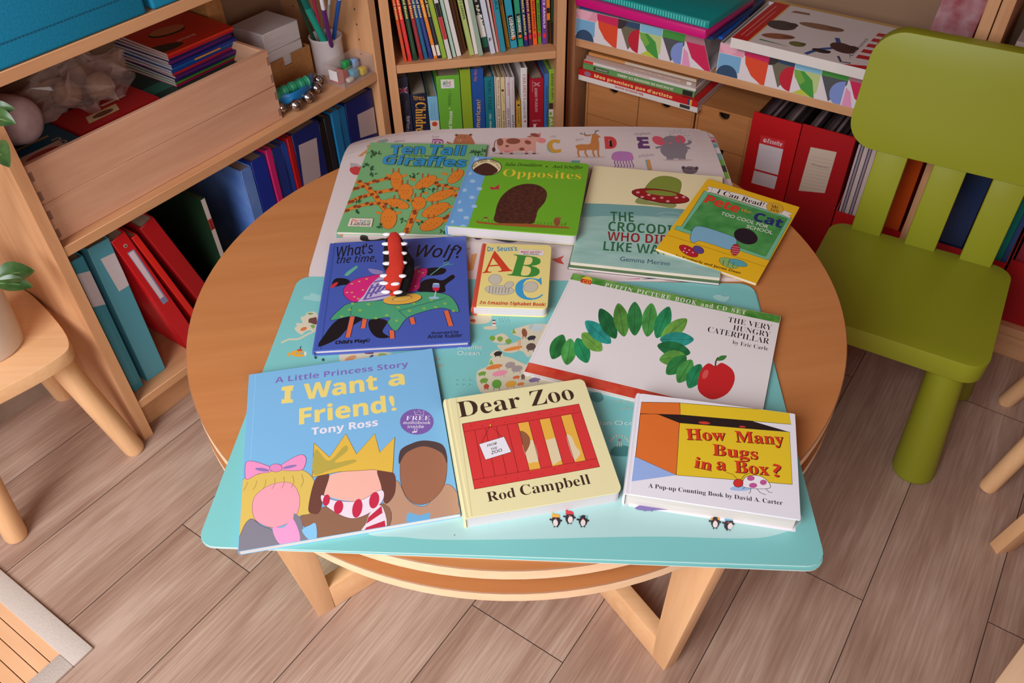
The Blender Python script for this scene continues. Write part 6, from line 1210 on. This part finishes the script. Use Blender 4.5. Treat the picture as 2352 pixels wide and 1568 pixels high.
# magazine files
FR = (188, 16, 24)
def mfile(U, lb, u0, u1, front, col=FR, art=None, high=0.303):
    T = at_unit(U, 'magazine_file', lb, 'magazine file', u0, 0.02, 0.0925, 'red magazine files'); w = u1 - u0; d = 0.24; t = 0.002; m = P(*col, r=0.4, s=0.4, n='file_red')
    mb = MB(); mb.box(0, w, 0, t, 0, front, m); hb = high if front < 0.2 else front * 0.45
    if art: A = front_art(T, mb, 0.0, r=0.5, n='print'); A.clip = (0, w, 0, front); art(A)
    mb.build('front_panel', T)
    Mx = Matrix(((0, 0, 1, 0), (1, 0, 0, 0), (0, 1, 0, 0), (0, 0, 0, 1)))
    pts = [(t, 0), (d, 0), (d, high), (d * 0.72, high), (t, front)] if front < 0.2 else [(t, 0), (d, 0), (d, 0.15), (d * 0.5, 0.19), (t, front)]
    for x in (0, w - t): mb = MB(); mb.prism(pts, x, x + t, m, Mx); mb.build('side_panel', T)
    mb = MB(); mb.box(t, w - t, t, d, 0, t, m); mb.build('bottom_panel', T); mb = MB(); mb.box(t, w - t, d - t, d, t, pts[2][1], m); mb.build('rear_panel', T)
    return T
def lab1(A):
    A.c = s4; A.poly([(1668, 1105), (1865, 1155), (1850, 1222), (1655, 1172)], (206, 40, 48)); A.text('Esselte', (1716, 1168), (1838, 1200), 36, (230, 206, 210), 'sbi'); A.ell(1700, 1150, 14, 16, (230, 206, 210)); A.ell(1704, 1148, 6, 6, (206, 40, 48))
    A.poly([(1655, 1172), (1850, 1222), (1806, 1432), (1616, 1380)], (214, 202, 208)); A.poly([(1612, 1394), (1802, 1446), (1776, 1548), (1588, 1496)], (214, 202, 208))
    for k in range(3): A.line([(1650 - 9 * k, 1220 + 50 * k), (1838 - 9 * k, 1268 + 50 * k)], 0.3, (180, 170, 180))
def lab2(A):
    A.c = s5; A.poly([(535, 1203), (748, 1245), (650, 1580), (435, 1560)], (206, 184, 166))
    for k in range(11): A.line([(533 - 9 * k, 1280 + 27 * k), (735 - 8.4 * k, 1320 + 27 * k)], 0.35, (130, 100, 90))
    A.text('Documents', (545, 1352), (680, 1382), 20, (130, 110, 110), 'sc')
mfile(RU, 'red magazine file with a white two part label, left of the pair', 0.4365, 0.5415, 0.303, art=lab1)
mfile(RU, 'red magazine file with a lined cream label, right of the pair', 0.5435, 0.6535, 0.305, (170, 16, 24), lab2)
for k, (u0, w, lb) in enumerate(((0.442, 0.094, 'dark magazines inside the red file with the white label'), (0.549, 0.099, 'dark magazines inside the red file with the lined label'))):
    T = at_unit(RU, 'magazine_stack', lb, 'magazines', u0, 0.03, 0.0952, 'magazines inside the red files'); mb = MB(); n = 11
    for j in range(n): c = ((60, 44, 46), (110, 90, 90), (44, 34, 38), (84, 66, 70), (150, 126, 126))[(j * 3 + k) % 5]; mb.box(w * j / n + 0.0004, w * (j + 0.8) / n, 0.004, 0.2, 0, 0.284 + 0.004 * ((j * 7) % 3), P(*c, r=0.5))
    mb.build('magazines', T)
mfile(RU, 'low fronted red file holding pale papers behind the chair', 0.656, 0.703, 0.131); mfile(RU, 'low fronted red file holding the orange folder', 0.7055, 0.7955, 0.127)
T = at_unit(RU, 'paper_stack', 'pale papers standing in the low red file beside the chair', 'papers', 0.660, 0.026, 0.0952); mb = MB()
for j in range(7): mb.box(0.0008 + 0.0054 * j, 0.005 + 0.0054 * j, 0.002 + 0.004 * (j % 3), 0.21, 0, 0.286 + 0.003 * (j % 2), P(*((196, 176, 176), (150, 134, 150), (206, 180, 170))[j % 3], r=0.5))
mb.build('papers', T)
binder(RU, 'plastic_folder', 'orange folder seen between the chair slats', 'folder', 0.716, 0.072, 0.024, 0.0952, 0.29, 0.2, (214, 84, 20), 0, None)
mfile(RU2, 'low fronted red file holding the navy folder', 0.004, 0.086, 0.130); binder(RU2, 'plastic_folder', 'navy folder seen between two chair slats', 'folder', 0.012, 0.062, 0.026, 0.0952, 0.29, 0.2, (24, 44, 84), 0, None)
mfile(RU2, 'low fronted red file holding the teal folder', 0.090, 0.160, 0.130); binder(RU2, 'plastic_folder', 'teal folder right of the chair slats', 'folder', 0.117, 0.031, 0.026, 0.0952, 0.29, 0.2, (20, 130, 120), 0, None); binder(RU2, 'plastic_folder', 'slim blue folder beside the teal folder', 'folder', 0.1485, 0.009, 0.026, 0.0952, 0.285, 0.2, (50, 80, 130), 0, None)
mfile(RU2, 'dark red file at the far right edge behind the stool', 0.164, 0.262, 0.142, (160, 10, 18))
binder(RU2, 'plastic_folder', 'dark crimson folder in the rightmost red file', 'folder', 0.17, 0.08, 0.026, 0.0952, 0.28, 0.2, (130, 30, 44), 0, None)
flo = mottled((150, 24, 32), (196, 160, 168), 22, 0.5, name='floral_print')
binder(RU, 'gift_bag', 'red floral patterned bag standing by the right bookcase panel', 'bag', 0.70, 0.075, 0.13, 0.4655, 0.25, 0.13, flo, 0.06, None, None, False)
T = at_unit(RU2, 'paper_stack', 'stack of white sheets in the far right bookcase', 'papers', 0.02, 0.03, 0.4655); mb = MB()
for j in range(8): mb.box(0.002 * (j % 2), 0.2 - 0.002 * (j % 3), 0, 0.2, 0.022 * j, 0.022 * j + 0.0205, P(196, 172, 166, r=0.6))
mb.build('sheets', T)
